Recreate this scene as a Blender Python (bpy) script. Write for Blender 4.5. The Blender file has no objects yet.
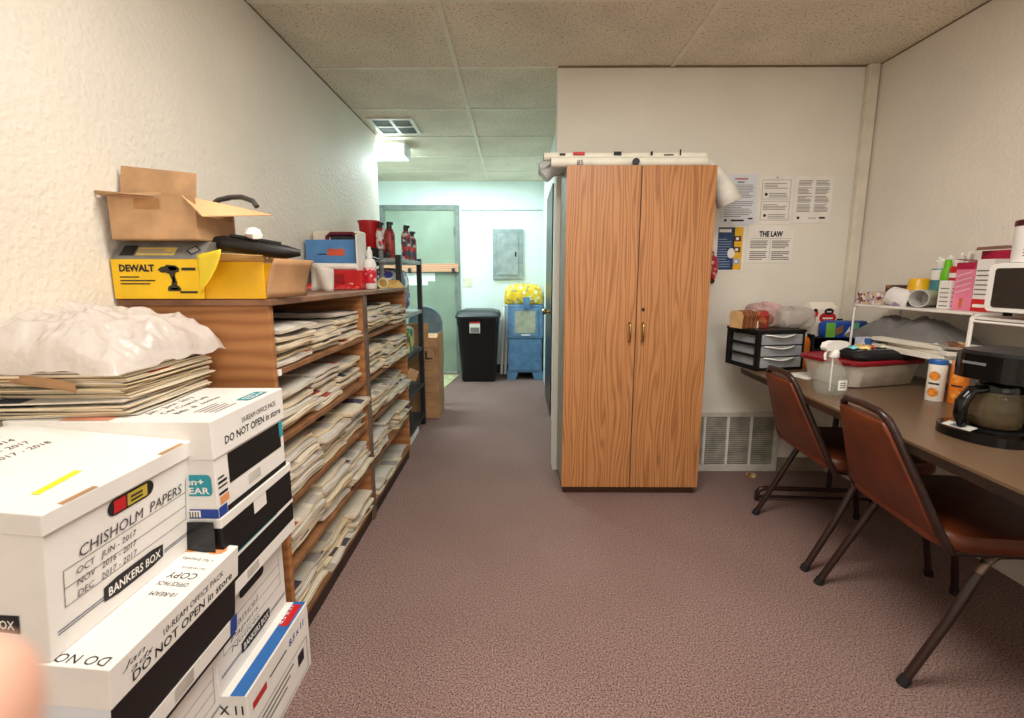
import bpy, math, random
from mathutils import Vector, Matrix, Euler, noise
random.seed(7)
C = bpy.context.scene.collection
PI = math.pi
def lin(c):
    return tuple(((v/255)/12.92 if v/255 <= .04045 else ((v/255+.055)/1.055)**2.4) for v in c[:3]) + (1,)
# ---------------------------------------------------------------- materials
def nodes_of(name):
    m = bpy.data.materials.new(name); m.use_nodes = True
    return m, m.node_tree.nodes, m.node_tree.links, m.node_tree.nodes['Principled BSDF']
def N(ns, t, **kw):
    n = ns.new(t)
    for k, v in kw.items():
        if k in n.inputs: n.inputs[k].default_value = v
        else: setattr(n, k, v)
    return n
def ramp(ns, stops, interp='LINEAR'):
    r = ns.new('ShaderNodeValToRGB'); e = r.color_ramp.elements; r.color_ramp.interpolation = interp
    while len(e) > 1: e.remove(e[-1])
    e[0].position = stops[0][0]; e[0].color = lin(stops[0][1])
    for p, c in stops[1:]:
        x = e.new(p); x.color = lin(c)
    return r
def mat(name, col, rough=.6, metal=0, var=.08, vs=12, bump=0, bs=150, trans=0, emit=0, ior=1.45, sss=0, alpha=1, coat=0):
    m, ns, L, b = nodes_of(name)
    tc = N(ns, 'ShaderNodeTexCoord')
    n = N(ns, 'ShaderNodeTexNoise', Scale=vs, Detail=4.0); L.new(tc.outputs['Object'], n.inputs['Vector'])
    lo = tuple(max(0, v*(1-var)) for v in col); hi = tuple(min(255, v*(1+var*.7)) for v in col)
    r = ramp(ns, [(.35, lo), (.65, hi)]); L.new(n.outputs['Fac'], r.inputs['Fac']); L.new(r.outputs['Color'], b.inputs['Base Color'])
    b.inputs['Roughness'].default_value = rough; b.inputs['Metallic'].default_value = metal
    b.inputs['Transmission Weight'].default_value = trans; b.inputs['IOR'].default_value = ior
    b.inputs['Alpha'].default_value = alpha; b.inputs['Coat Weight'].default_value = coat
    if emit:
        b.inputs['Emission Color'].default_value = lin(col); b.inputs['Emission Strength'].default_value = emit
    if bump:
        k = N(ns, 'ShaderNodeTexNoise', Scale=bs, Detail=3.0); L.new(tc.outputs['Object'], k.inputs['Vector'])
        u = N(ns, 'ShaderNodeBump', Strength=bump, Distance=.01); L.new(k.outputs['Fac'], u.inputs['Height']); L.new(u.outputs['Normal'], b.inputs['Normal'])
    return m
def wood(name, stops, scale=(3, 3, .25), fine=(160, 160, 4), rough=.45, dist=5, ws=2.2, fineamt=.35, dirn='X'):
    m, ns, L, b = nodes_of(name)
    tc = N(ns, 'ShaderNodeTexCoord'); mp = N(ns, 'ShaderNodeMapping'); mp.inputs['Scale'].default_value = scale
    oi = N(ns, 'ShaderNodeObjectInfo'); sc_ = N(ns, 'ShaderNodeVectorMath', operation='ADD'); ml = N(ns, 'ShaderNodeMath', operation='MULTIPLY'); ml.inputs[1].default_value = 9.0
    L.new(oi.outputs['Random'], ml.inputs[0]); L.new(tc.outputs['Object'], sc_.inputs[0]); L.new(ml.outputs[0], sc_.inputs[1]); L.new(sc_.outputs[0], mp.inputs['Vector'])
    w = N(ns, 'ShaderNodeTexWave', wave_type='BANDS', bands_direction=dirn); w.inputs['Scale'].default_value = ws; w.inputs['Distortion'].default_value = dist
    w.inputs['Detail'].default_value = 1.2; w.inputs['Detail Scale'].default_value = 1.1
    L.new(mp.outputs['Vector'], w.inputs['Vector'])
    mp2 = N(ns, 'ShaderNodeMapping'); mp2.inputs['Scale'].default_value = fine; L.new(tc.outputs['Object'], mp2.inputs['Vector'])
    n = N(ns, 'ShaderNodeTexNoise', Scale=1.0, Detail=3.0); L.new(mp2.outputs['Vector'], n.inputs['Vector'])
    mx = N(ns, 'ShaderNodeMix', data_type='FLOAT'); mx.inputs[0].default_value = fineamt
    L.new(w.outputs['Fac'], mx.inputs[2]); L.new(n.outputs['Fac'], mx.inputs[3])
    r = ramp(ns, stops); L.new(mx.outputs[0], r.inputs['Fac']); L.new(r.outputs['Color'], b.inputs['Base Color'])
    b.inputs['Roughness'].default_value = rough
    u = N(ns, 'ShaderNodeBump', Strength=.08, Distance=.003); L.new(mx.outputs[0], u.inputs['Height']); L.new(u.outputs['Normal'], b.inputs['Normal'])
    return m
def speck(name, c1, c2, s1, thr, rough=.9, bump=.4, s2=4, c3=None, dist=.01, wd=.06):
    m, ns, L, b = nodes_of(name); tc = N(ns, 'ShaderNodeTexCoord')
    n = N(ns, 'ShaderNodeTexNoise', Scale=s1, Detail=3.0, Roughness=.6); L.new(tc.outputs['Object'], n.inputs['Vector'])
    r = ramp(ns, [(thr-wd, c1), (thr+wd, c2)]); L.new(n.outputs['Fac'], r.inputs['Fac'])
    k = N(ns, 'ShaderNodeTexNoise', Scale=s2, Detail=3.0); L.new(tc.outputs['Object'], k.inputs['Vector'])
    mx = N(ns, 'ShaderNodeMix', data_type='RGBA', blend_type='MULTIPLY'); mx.inputs[0].default_value = 1
    r2 = ramp(ns, [(.3, c3 or (225, 225, 225)), (.7, (255, 255, 255))]); L.new(k.outputs['Fac'], r2.inputs['Fac'])
    L.new(r.outputs['Color'], mx.inputs[6]); L.new(r2.outputs['Color'], mx.inputs[7]); L.new(mx.outputs[2], b.inputs['Base Color'])
    b.inputs['Roughness'].default_value = rough
    u = N(ns, 'ShaderNodeBump', Strength=bump, Distance=dist); L.new(n.outputs['Fac'], u.inputs['Height']); L.new(u.outputs['Normal'], b.inputs['Normal'])
    return m
def plaster(name, col, bs=70, bump=.35, dist=.006, rough=.75):
    return mat(name, col, rough, var=.025, vs=1.5, bump=bump, bs=bs)
def newsprint(name, tint):
    # front page: coloured blocks (pictures, mastheads) over lines of text
    m, ns, L, b = nodes_of(name); tc = N(ns, 'ShaderNodeTexCoord'); oi = N(ns, 'ShaderNodeObjectInfo')
    ad = N(ns, 'ShaderNodeVectorMath', operation='ADD'); sc = N(ns, 'ShaderNodeVectorMath', operation='SCALE'); sc.inputs['Scale'].default_value = 37.0
    cb = N(ns, 'ShaderNodeCombineXYZ'); L.new(oi.outputs['Random'], cb.inputs[0]); L.new(oi.outputs['Random'], cb.inputs[1]); L.new(cb.outputs[0], sc.inputs[0])
    L.new(tc.outputs['UV'], ad.inputs[0]); L.new(sc.outputs[0], ad.inputs[1])
    br = N(ns, 'ShaderNodeTexBrick', Scale=1.0); br.inputs['Color1'].default_value = (0, 0, 0, 1); br.inputs['Color2'].default_value = (1, 1, 1, 1)
    br.inputs['Mortar'].default_value = (.42, .42, .42, 1); br.inputs['Mortar Size'].default_value = .012; br.inputs['Brick Width'].default_value = .16; br.inputs['Row Height'].default_value = .085
    L.new(ad.outputs[0], br.inputs['Vector'])
    r = ramp(ns, [(0, (70, 68, 80)), (.07, (168, 160, 150)), (.16, tint), (.5, (212, 203, 186)), (.6, tint), (.78, (192, 185, 174)), (.92, (164, 66, 62)), (.945, (168, 163, 158)), (.98, (74, 76, 96))], 'CONSTANT')
    L.new(br.outputs['Color'], r.inputs['Fac'])
    w = N(ns, 'ShaderNodeTexWave', wave_type='BANDS', bands_direction='X'); w.inputs['Scale'].default_value = 42; w.inputs['Distortion'].default_value = 1.5
    w.inputs['Detail Scale'].default_value = 8; L.new(ad.outputs[0], w.inputs['Vector'])
    r2 = ramp(ns, [(.3, (150, 146, 140)), (.75, (255, 255, 255))]); L.new(w.outputs['Fac'], r2.inputs['Fac'])
    mx = N(ns, 'ShaderNodeMix', data_type='RGBA', blend_type='MULTIPLY'); mx.inputs[0].default_value = .55
    L.new(r.outputs['Color'], mx.inputs[6]); L.new(r2.outputs['Color'], mx.inputs[7]); L.new(mx.outputs[2], b.inputs['Base Color'])
    b.inputs['Roughness'].default_value = .85
    return m
def pagedge(name, c1, c2, freq=300):
    m, ns, L, b = nodes_of(name); tc = N(ns, 'ShaderNodeTexCoord')
    mp = N(ns, 'ShaderNodeMapping'); mp.inputs['Scale'].default_value = (6, 6, freq); L.new(tc.outputs['Object'], mp.inputs['Vector'])
    n = N(ns, 'ShaderNodeTexNoise', Scale=1.0, Detail=2.0); L.new(mp.outputs['Vector'], n.inputs['Vector'])
    r = ramp(ns, [(.35, c1), (.6, c2)]); L.new(n.outputs['Fac'], r.inputs['Fac']); L.new(r.outputs['Color'], b.inputs['Base Color'])
    b.inputs['Roughness'].default_value = .9
    return m
def blotch(name, cols, scale=25, rough=.4):
    # packaging print: a few flat colours in small patches
    m, ns, L, b = nodes_of(name); tc = N(ns, 'ShaderNodeTexCoord')
    v = N(ns, 'ShaderNodeTexVoronoi', Scale=scale); L.new(tc.outputs['Object'], v.inputs['Vector'])
    sp = N(ns, 'ShaderNodeSeparateColor'); L.new(v.outputs['Color'], sp.inputs[0])
    r = ramp(ns, [(i/len(cols), c) for i, c in enumerate(cols)], 'CONSTANT'); L.new(sp.outputs[0], r.inputs['Fac']); L.new(r.outputs['Color'], b.inputs['Base Color'])
    b.inputs['Roughness'].default_value = rough
    return m
def film(name, col, clear=.4, rough=.25):
    # thin plastic film: part diffuse, part see-through
    m, ns, L, b = nodes_of(name); out = ns['Material Output']
    b.inputs['Base Color'].default_value = lin(col); b.inputs['Roughness'].default_value = rough
    t = N(ns, 'ShaderNodeBsdfTransparent'); mx = N(ns, 'ShaderNodeMixShader'); mx.inputs[0].default_value = clear
    tl = N(ns, 'ShaderNodeBsdfTranslucent'); tl.inputs['Color'].default_value = lin(col); m2 = N(ns, 'ShaderNodeMixShader'); m2.inputs[0].default_value = .35
    L.new(b.outputs[0], m2.inputs[1]); L.new(tl.outputs[0], m2.inputs[2])
    L.new(m2.outputs[0], mx.inputs[1]); L.new(t.outputs[0], mx.inputs[2]); L.new(mx.outputs[0], out.inputs['Surface'])
    tc = N(ns, 'ShaderNodeTexCoord'); k = N(ns, 'ShaderNodeTexNoise', Scale=40.0, Detail=4.0); L.new(tc.outputs['Object'], k.inputs['Vector'])
    u = N(ns, 'ShaderNodeBump', Strength=.5, Distance=.01); L.new(k.outputs['Fac'], u.inputs['Height']); L.new(u.outputs['Normal'], b.inputs['Normal'])
    return m
# ---------------------------------------------------------------- mesh builder
class MB:
    def __init__(s): s.v = []; s.f = []; s.m = []; s.uv = {}
    def add(s, vs, fs, mi=0, M=None):
        o = len(s.v)
        s.v += [tuple(M @ Vector(p)) if M else tuple(p) for p in vs]
        for f in fs: s.f.append(tuple(i+o for i in f)); s.m.append(mi)
        return s
    def box(s, c, d, mi=0, M=None, taper=1.0):
        x, y, z = d[0]/2, d[1]/2, d[2]/2; t = taper
        vs = [(c[0]+a*x*(t if e < 0 else 1), c[1]+b*y*(t if e < 0 else 1), c[2]+e*z) for e in (-1, 1) for a, b in ((-1, -1), (1, -1), (1, 1), (-1, 1))]
        return s.add(vs, [(3, 2, 1, 0), (4, 5, 6, 7), (0, 1, 5, 4), (1, 2, 6, 5), (2, 3, 7, 6), (3, 0, 4, 7)], mi, M)
    def b2(s, x0, x1, y0, y1, z0, z1, mi=0, M=None):
        return s.box(((x0+x1)/2, (y0+y1)/2, (z0+z1)/2), (x1-x0, y1-y0, z1-z0), mi, M)
    def prism(s, poly, z0, z1, mi=0, M=None, side=None):
        n = len(poly); vs = [(x, y, z0) for x, y in poly]+[(x, y, z1) for x, y in poly]
        s.add(vs, [tuple(range(n-1, -1, -1)), tuple(range(n, 2*n))], mi, M)
        return s.add(vs, [(i, (i+1) % n, n+(i+1) % n, n+i) for i in range(n)], mi if side is None else side, M)
    def quad(s, o, r, u, w, h, mi=0, off=.0006):
        o, r, u = Vector(o), Vector(r), Vector(u); n = r.cross(u).normalized()*off
        return s.add([o+n, o+n+r*w, o+n+r*w+u*h, o+n+u*h], [(0, 1, 2, 3)], mi)
    def tube(s, path, r, n=8, mi=0, closed=False, caps=True, rad=None):
        P = [Vector(p) for p in path]; k = len(P); rings = []
        up = None
        for i in range(k):
            a = P[(i-1) % k] if (closed or i > 0) else P[i]; b = P[(i+1) % k] if (closed or i < k-1) else P[i]
            d = (b-a).normalized()
            if up is None:
                up = d.orthogonal().normalized()
            up = (up-d*up.dot(d)); up = up.normalized() if up.length > 1e-6 else d.orthogonal().normalized()
            sd = d.cross(up); rr = rad[i] if rad else r
            rings.append([P[i]+(up*math.cos(2*PI*j/n)+sd*math.sin(2*PI*j/n))*rr for j in range(n)])
        vs = [p for q in rings for p in q]; fs = []
        for i in range(k if closed else k-1):
            a, b = i*n, ((i+1) % k)*n
            fs += [(a+j, a+(j+1) % n, b+(j+1) % n, b+j) for j in range(n)]
        if caps and not closed: fs += [tuple(range(n-1, -1, -1)), tuple(range((k-1)*n, k*n))]
        return s.add(vs, fs, mi)
    def lathe(s, prof, n=20, mi=0, M=None, sx=1, sy=1):
        k = len(prof); vs = [(r*sx*math.cos(2*PI*j/n), r*sy*math.sin(2*PI*j/n), z) for r, z in prof for j in range(n)]; fs = []
        for i in range(k-1): fs += [(i*n+j, i*n+(j+1) % n, (i+1)*n+(j+1) % n, (i+1)*n+j) for j in range(n)]
        if prof[0][0] > 1e-5: fs.append(tuple(range(n-1, -1, -1)))
        if prof[-1][0] > 1e-5: fs.append(tuple(range((k-1)*n, k*n)))
        return s.add(vs, fs, mi, M)
    def grid(s, fn, nu, nv, mi=0, M=None):
        vs = [fn(i/nu, j/nv) for i in range(nu+1) for j in range(nv+1)]
        return s.add(vs, [(i*(nv+1)+j, (i+1)*(nv+1)+j, (i+1)*(nv+1)+j+1, i*(nv+1)+j+1) for i in range(nu) for j in range(nv)], mi, M)
    def build(s, name, mats, parent=None, smooth=0, bevel=0, solid=0, sub=0, seg=2, uvxy=False):
        me = bpy.data.meshes.new(name); me.from_pydata([tuple(v) for v in s.v], [], s.f); 
        mats = mats if isinstance(mats, (list, tuple)) else [mats]
        for x in mats: me.materials.append(x)
        me.polygons.foreach_set('material_index', s.m)
        if uvxy:
            uv = me.uv_layers.new(name='UV')
            for l in me.loops: c = me.vertices[l.vertex_index].co; uv.data[l.index].uv = (c.x, c.y)
        if smooth:
            me.polygons.foreach_set('use_smooth', [True]*len(me.polygons)); me.set_sharp_from_angle(angle=math.radians(smooth))
        me.validate(); me.update()
        o = bpy.data.objects.new(name, me); C.objects.link(o); o.parent = parent
        if solid: q = o.modifiers.new('s', 'SOLIDIFY'); q.thickness = solid; q.offset = 0
        if bevel: q = o.modifiers.new('b', 'BEVEL'); q.width = bevel; q.segments = seg; q.limit_method = 'ANGLE'; q.angle_limit = math.radians(40)
        if sub: q = o.modifiers.new('u', 'SUBSURF'); q.levels = sub; q.render_levels = sub
        return o
def tag(o, label, cat, group=None, kind=None):
    o['label'] = label; o['category'] = cat
    if group: o['group'] = group
    if kind: o['kind'] = kind
    return o
def thing(name, label, cat, loc=(0, 0, 0), rz=0, group=None, rot=None):
    o = bpy.data.objects.new(name, None); o.empty_display_size = .05; C.objects.link(o); o.location = loc
    o.rotation_euler = rot if rot else (0, 0, rz)
    return tag(o, label, cat, group)
def struct(o, label=None):
    o['kind'] = 'structure'
    if label: o['label'] = label
    return o
def dup(root, loc, rz, label, group=None):
    r = root.copy(); C.objects.link(r); r.location = loc; r.rotation_euler = (0, 0, rz); r['label'] = label
    if group: r['group'] = group
    for ch in list(root.children):
        c = ch.copy(); C.objects.link(c); c.parent = r
        for g in list(ch.children):
            d = g.copy(); C.objects.link(d); d.parent = c
    return r
def text(s, parent, o, r, u, size, m, name='lettering', align='LEFT', off=.0008, shear=0, wide=1.0, bold=0, fit=None):
    cu = bpy.data.curves.new('t', 'FONT'); cu.body = s; cu.size = 1; cu.align_x = align; cu.shear = shear; cu.offset = bold; cu.resolution_u = 2
    t = bpy.data.objects.new('t', cu); C.objects.link(t)
    dg = bpy.context.evaluated_depsgraph_get(); me = bpy.data.meshes.new_from_object(t.evaluated_get(dg)); bpy.data.objects.remove(t)
    if fit:
        xs = [v.co.x for v in me.vertices]; wide = fit/max(1e-6, (max(xs)-min(xs)))/size
    r, u = Vector(r).normalized(), Vector(u).normalized(); n = r.cross(u).normalized(); o = Vector(o)+n*off
    for v in me.vertices: v.co = o+r*(v.co.x*size*wide)+u*(v.co.y*size)
    me.materials.clear(); me.materials.append(m); me.name = name
    ob = bpy.data.objects.new(name, me); C.objects.link(ob); ob.parent = parent
    return ob
X, Y, Z = (1, 0, 0), (0, 1, 0), (0, 0, 1)
NX, NY = (-1, 0, 0), (0, -1, 0)
def stadium(w, h, n=8):
    r = h/2; p = []
    for k in range(n+1): a = -PI/2+PI*k/n; p.append((w/2-r+r*math.cos(a), r*math.sin(a)))
    for k in range(n+1): a = PI/2+PI*k/n; p.append((-w/2+r+r*math.cos(a), r*math.sin(a)))
    return p
def rrect(w, h, r, n=4):
    p = []
    for cx, cy, a0 in ((w/2-r, -h/2+r, -PI/2), (w/2-r, h/2-r, 0), (-w/2+r, h/2-r, PI/2), (-w/2+r, -h/2+r, PI)):
        for k in range(n+1): a = a0+PI/2*k/n; p.append((cx+r*math.cos(a), cy+r*math.sin(a)))
    return p
def face_poly(mb, poly, o, r, u, mi=0, off=.0008):
    o, r, u = Vector(o), Vector(r), Vector(u); n = r.cross(u).normalized()*off
    mb.add([o+n+r*a+u*b for a, b in poly], [tuple(range(len(poly)))], mi)
# ---------------------------------------------------------------- palette
M = {}
M['white_card'] = mat('white_card', (232, 228, 222), .7, var=.03, vs=6)
M['bluish_card'] = mat('bluish_white_card', (218, 222, 228), .7, var=.03, vs=6)
M['kraft'] = mat('kraft_card', (178, 136, 96), .8, var=.1, vs=8)
M['kraft_in'] = mat('kraft_dark', (140, 100, 62), .85, var=.1, vs=8)  # darker brown kraft for printed marks and the torn edge
M['ink'] = mat('black_ink', (28, 26, 28), .6, var=.02)
M['pen'] = mat('pen_ink', (72, 66, 72), .7, var=.02)
M['grey_ink'] = mat('grey_ink', (120, 116, 112), .7, var=.05)
M['black_card'] = mat('black_print', (16, 15, 16), .5, var=.05)
M['teal'] = mat('teal_print', (40, 150, 165), .5, var=.03)
M['blue'] = mat('blue_print', (32, 66, 150), .5, var=.05)
M['blue_band'] = mat('bright_blue_print', (44, 104, 172), .5, var=.05)
M['orange'] = mat('orange_print', (226, 150, 96), .5, var=.06)
M['red'] = mat('red_print', (196, 34, 36), .45, var=.06)
M['yellow'] = mat('yellow_print', (232, 190, 30), .5, var=.04)
M['marker'] = mat('yellow_tape', (236, 224, 40), .5, var=.05)
M['black'] = mat('black_plastic', (18, 18, 19), .35, var=.1)
M['matte_black'] = mat('matte_black', (20, 20, 22), .75, var=.1)
M['white_plastic'] = mat('white_plastic', (236, 234, 228), .35, var=.02)
M['white_metal'] = mat('white_metal', (232, 228, 220), .35, var=.03)
M['grey_plastic'] = mat('grey_plastic', (110, 112, 115), .45, var=.05)
M['dark_metal'] = mat('dark_grey_metal', (46, 47, 50), .45, metal=.3, var=.1)
M['glass'] = mat('clear_glass', (240, 248, 245), .04, trans=1, var=0, ior=1.35)
M['paper'] = mat('white_paper', (236, 232, 224), .8, var=.02)
M['oak'] = wood('oak_laminate', [(.1, (132, 84, 46)), (.3, (166, 110, 64)), (.55, (184, 126, 76)), (1, (196, 138, 88))], (8.5, 8.5, .66), (230, 230, 5), .42, 20, 1.9, fineamt=.5)
M['oak_dark'] = mat('oak_plinth', (70, 42, 24), .6)
M['shelf_wood'] = wood('shelf_plywood', [(0, (136, 84, 44)), (.4, (162, 106, 60)), (1, (178, 124, 74))], (1.3, 1.3, 6), (8, 8, 180), .6, 11, 1.2, dirn='Z')
M['shelf_edge'] = mat('shelf_edge', (96, 64, 44), .6, var=.15)
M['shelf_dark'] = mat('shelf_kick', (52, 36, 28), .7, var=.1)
# ================================================================ the setting
CEIL = 2.38
carpet = speck('carpet', (54, 37, 35), (180, 148, 139), 200, .5, .95, .5, 1.6, (238, 234, 232), .008, .17)
struct(MB().b2(-1.95, 2.2, -2.7, 5.75, -.05, 0).build('floor', carpet))
tile = speck('ceiling_tile', (176, 162, 138), (238, 226, 204), 95, .40, .9, .5, 2.5, (232, 232, 232))
tbar = mat('ceiling_grid', (226, 218, 200), .5, var=.03)
tdark = mat('ceiling_edge', (128, 108, 84), .7)
cb = MB().b2(-1.95, 2.2, -2.7, 5.75, CEIL, CEIL+.05)
for x in (-.33-1.21, -.33, .875): cb.b2(x-.012, x+.012, -2.6, 5.58, CEIL-.006, CEIL+.001, 1)
for k in range(-8, 5): cb.b2(-1.75, 2.02, 2.67+.61*k-.012, 2.67+.61*k+.012, CEIL-.0045, CEIL+.001, 1)
struct(cb.build('ceiling', [tile, tbar]))
wl = plaster('wall_textured_plaster', (226, 218, 204), 55, .48, .009, .6)
wr = plaster('wall_painted', (232, 224, 212), 60, .3, .006)
wp = plaster('wall_panel_paint', (232, 227, 214), 30, .1, .003)
wb = plaster('wall_far_paint', (226, 240, 236), 40, .15, .004)
struct(MB().b2(-1.27, -1.15, -2.6, 3.83, 0, CEIL).build('wall_left', wl))
struct(MB().b2(2.02, 2.14, -2.6, 2.78, 0, CEIL).build('wall_right', wr))
struct(MB().b2(-1.27, 2.14, -2.72, -2.6, 0, CEIL).build('wall_rear', wr))
struct(MB().b2(.24, 2.02, 2.66, 2.78, 0, CEIL).build('wall_middle', wp))
struct(MB().prism([(.25, 2.781), (.42, 2.781), (.46, 5.58), (.345, 5.58), (.325, 3.60)], 0, CEIL).build('wall_corridor', wb))
struct(MB().b2(-1.87, .46, 5.581, 5.7, 0, CEIL).build('wall_back', wb))
struct(MB().b2(-1.87, -1.75, 3.83, 5.58, 0, CEIL).build('wall_alcove', wb))
struct(MB().b2(-1.87, -1.271, 3.71, 3.829, 0, CEIL).build('wall_return', wb))
# ceiling edge mouldings, corner cover strip, seam on the far wall
struct(MB().b2(.24, 1.95, 2.650, 2.66, CEIL-.008, CEIL-.001).build('trim_1', tdark))
struct(MB().b2(-1.15, -1.144, -2.5, 3.83, CEIL-.006, CEIL-.001).build('trim_2', tdark))
struct(MB().b2(2.014, 2.02, -2.5, 2.64, CEIL-.006, CEIL-.001).build('trim_3', tdark))
struct(MB().b2(1.952, 2.012, 2.628, 2.66, .0, CEIL-.001).build('trim_4', mat('corner_strip', (222, 214, 196), .5, var=.03), bevel=.005))
struct(MB().b2(-.66, .34, 5.574, 5.581, 2.028, 2.038).build('trim_5', mat('seam', (150, 164, 162), .6)))
struct(MB().b2(-.64, .34, 5.565, 5.581, 0, .11).build('baseboard_back', mat('dark_cove', (40, 40, 48), .6), bevel=.003))
struct(MB().b2(1.66, 1.95, 2.648, 2.66, 0, .09).build('baseboard_middle', mat('tan_cove', (150, 138, 120), .6), bevel=.003))
# far green door
gd = mat('green_door_paint', (140, 157, 138), .35, var=.05, vs=3)
gf = mat('door_frame_grey', (118, 128, 122), .5)
d1 = MB().b2(-1.60, -.745, 5.555, 5.58, .02, 2.03).build('door_1', gd, bevel=.002); struct(d1, 'green steel door in the far wall')
MB().b2(-1.66, -1.60, 5.54, 5.58, 0, 2.09).b2(-.745, -.69, 5.54, 5.58, 0, 2.09).b2(-1.60, -.745, 5.54, 5.58, 2.03, 2.09).build('door_frame', gf, d1, bevel=.003)
MB().b2(-1.60, -.745, 5.53, 5.58, 0, .02).build('threshold', mat('threshold_metal', (190, 195, 190), .35, metal=.5), d1)
for z in (.35, 1.05, 1.78): MB().tube([(-.742, 5.545, z-.05), (-.742, 5.545, z+.05)], .012, 8).build('hinge', gf, d1, smooth=40)
# dark door with knob in the corridor wall
dd = mat('dark_door', (48, 42, 36), .35, var=.08)
def cw(y): return .325+(y-3.60)*(.345-.325)/(5.58-3.60)
d2 = MB().prism([(cw(3.72)-.022, 3.72), (cw(4.5)-.022, 4.5), (cw(4.5)+.004, 4.5), (cw(3.72)+.004, 3.72)], .015, 1.97).build('door_2', dd); struct(d2, 'dark door seen edge-on in the corridor wall')
MB().prism([(cw(3.64)-.012, 3.64), (cw(3.71)-.012, 3.71), (cw(3.71)+.002, 3.71), (cw(3.64)+.002, 3.64)], 0, 2.03).prism([(cw(4.51)-.012, 4.51), (cw(4.58)-.012, 4.58), (cw(4.58)+.002, 4.58), (cw(4.51)+.002, 4.51)], 0, 2.03).prism([(cw(3.71)-.012, 3.71), (cw(4.51)-.012, 4.51), (cw(4.51)+.002, 4.51), (cw(3.71)+.002, 3.71)], 1.98, 2.03).build('door_frame', mat('white_casing', (226, 226, 216), .5, var=.03), d2)
kb = mat('brass', (176, 150, 96), .25, metal=1)
mk = Matrix.Translation((cw(3.79)-.022, 3.79, .925)) @ Matrix.Rotation(-PI/2, 4, 'Y')
MB().lathe([(.030, 0), (.030, .006), (.012, .010), (.010, .034), (.024, .042), (.029, .056), (.020, .068), (0, .071)], 16, 0, mk).build('door_knob', kb, d2, smooth=40)
# return-air grille, low on the middle wall
gr = thing('return_air_grille', 'white louvred return-air grille low on the wall right of the cabinet', 'vent', (1.35, 2.66, 0))
MB().b2(-.34, .30, -.014, 0, .355, .385).b2(-.34, .30, -.014, 0, 0, .045).b2(-.34, -.31, -.014, 0, .045, .355).b2(.27, .30, -.014, 0, .045, .355).build('frame', mat('grille_paint', (206, 202, 190), .5, var=.06), gr, bevel=.002)
lv = MB()
for k in range(24): lv.box((-.02, -.006, .055+k*.0127), (.58, .011, .0052), 0, Matrix.Translation((0, 0, 0)) )
lv.build('louvre_panel', mat('grille_slats', (186, 182, 168), .55, var=.15), gr)
MB().b2(-.31, .27, -.002, -.0005, .045, .355).build('back_panel', mat('grille_dark', (110, 106, 94), .8), gr)
for x in (-.165, -.02, .125): MB().b2(x-.007, x+.007, -.015, -.001, .045, .355).build('divider_bar', M['white_metal'], gr)
# ceiling vent + light beyond the wall
cv = thing('ceiling_vent', 'white ceiling air vent with two dark louvred halves above the corridor', 'vent', (-.93, 3.62, CEIL))
MB().b2(-.17, .17, -.18, -.15, -.012, 0).b2(-.17, .17, .15, .18, -.012, 0).b2(-.17, -.14, -.15, .15, -.012, 0).b2(.14, .17, -.15, .15, -.012, 0).b2(-.012, .012, -.15, .15, -.012, 0).b2(-.14, .14, -.012, .012, -.011, 0).build('frame', M['white_metal'], cv, bevel=.002)
vs_ = MB()
for k in range(16): vs_.box((0, -.141+k*.0188, -.006), (.28, .014, .002), 0, None)
vs_.build('louvre', mat('vent_louvre', (96, 100, 98), .6), cv)
MB().b2(-.14, .14, -.15, .15, -.003, -.0005).build('duct_opening', mat('vent_dark', (30, 34, 32), .9), cv)
lf = thing('ceiling_light', 'bright fluorescent ceiling light at the end of the left wall', 'light', (-1.12, 4.1, CEIL))
MB().b2(-.52, .17, -.11, .11, -.03, 0).build('housing', M['white_metal'], lf, bevel=.004)
MB().prism([(-.10, -.03), (.10, -.03), (.085, -.115), (-.085, -.115)], -.15, .50, 0, Matrix(((0, 0, -1, 0), (1, 0, 0, 0), (0, 1, 0, 0), (0, 0, 0, 1)))).build('diffuser', mat('lit_diffuser', (232, 255, 250), .4, emit=14, var=0), lf)
MB().b2(.152, .172, -.10, .10, -.118, -.03).build('end_cap', mat('end_cap', (214, 224, 220), .5), lf, bevel=.004)
# ================================================================ far wall
ep = thing('electrical_panel', 'grey electrical breaker panel on the far wall', 'electrical panel', (-.087, 5.575, 1.5))
MB().b2(-.187, .187, -.03, 0, -.305, .305).build('box', mat('panel_grey', (150, 164, 164), .4, metal=.3), ep, bevel=.004)
pd = MB().b2(-.13, .125, -.044, -.03, -.25, .24).build('door', mat('panel_door', (158, 172, 172), .35, metal=.3), ep, bevel=.003)
MB().b2(.085, .105, -.056, -.044, -.03, .03).build('latch', M['dark_metal'], pd, bevel=.002)
sp = thing('switch_plate', 'cream double switch plate on the far wall beside the green door', 'light switch', (-.595, 5.58, 1.155))
MB().b2(-.058, .058, -.006, 0, -.058, .058).build('plate', mat('cream_plate', (222, 216, 190), .4), sp, bevel=.003)
for x in (-.024, .024): MB().b2(x-.006, x+.006, -.014, -.006, -.012, .012).build('toggle', M['white_plastic'], sp, bevel=.002)
br = MB().b2(-1.70, -.70, 5.49, 5.53, 1.285, 1.385).build('wooden_bar', wood('bar_wood', [(0, (178, 124, 92)), (1, (222, 172, 136))], (1, 1, 6), (6, 6, 120), .6, dirn='Z'), bevel=.004)
tag(br, 'bare wooden bar laid across the green far door', 'wooden bar')
for x in (-1.3, -.76): MB().b2(x-.02, x+.02, 5.489, 5.54, 1.27, 1.29).b2(x-.02, x+.02, 5.482, 5.489, 1.27, 1.33).build('bracket', M['dark_metal'], br)
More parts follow.
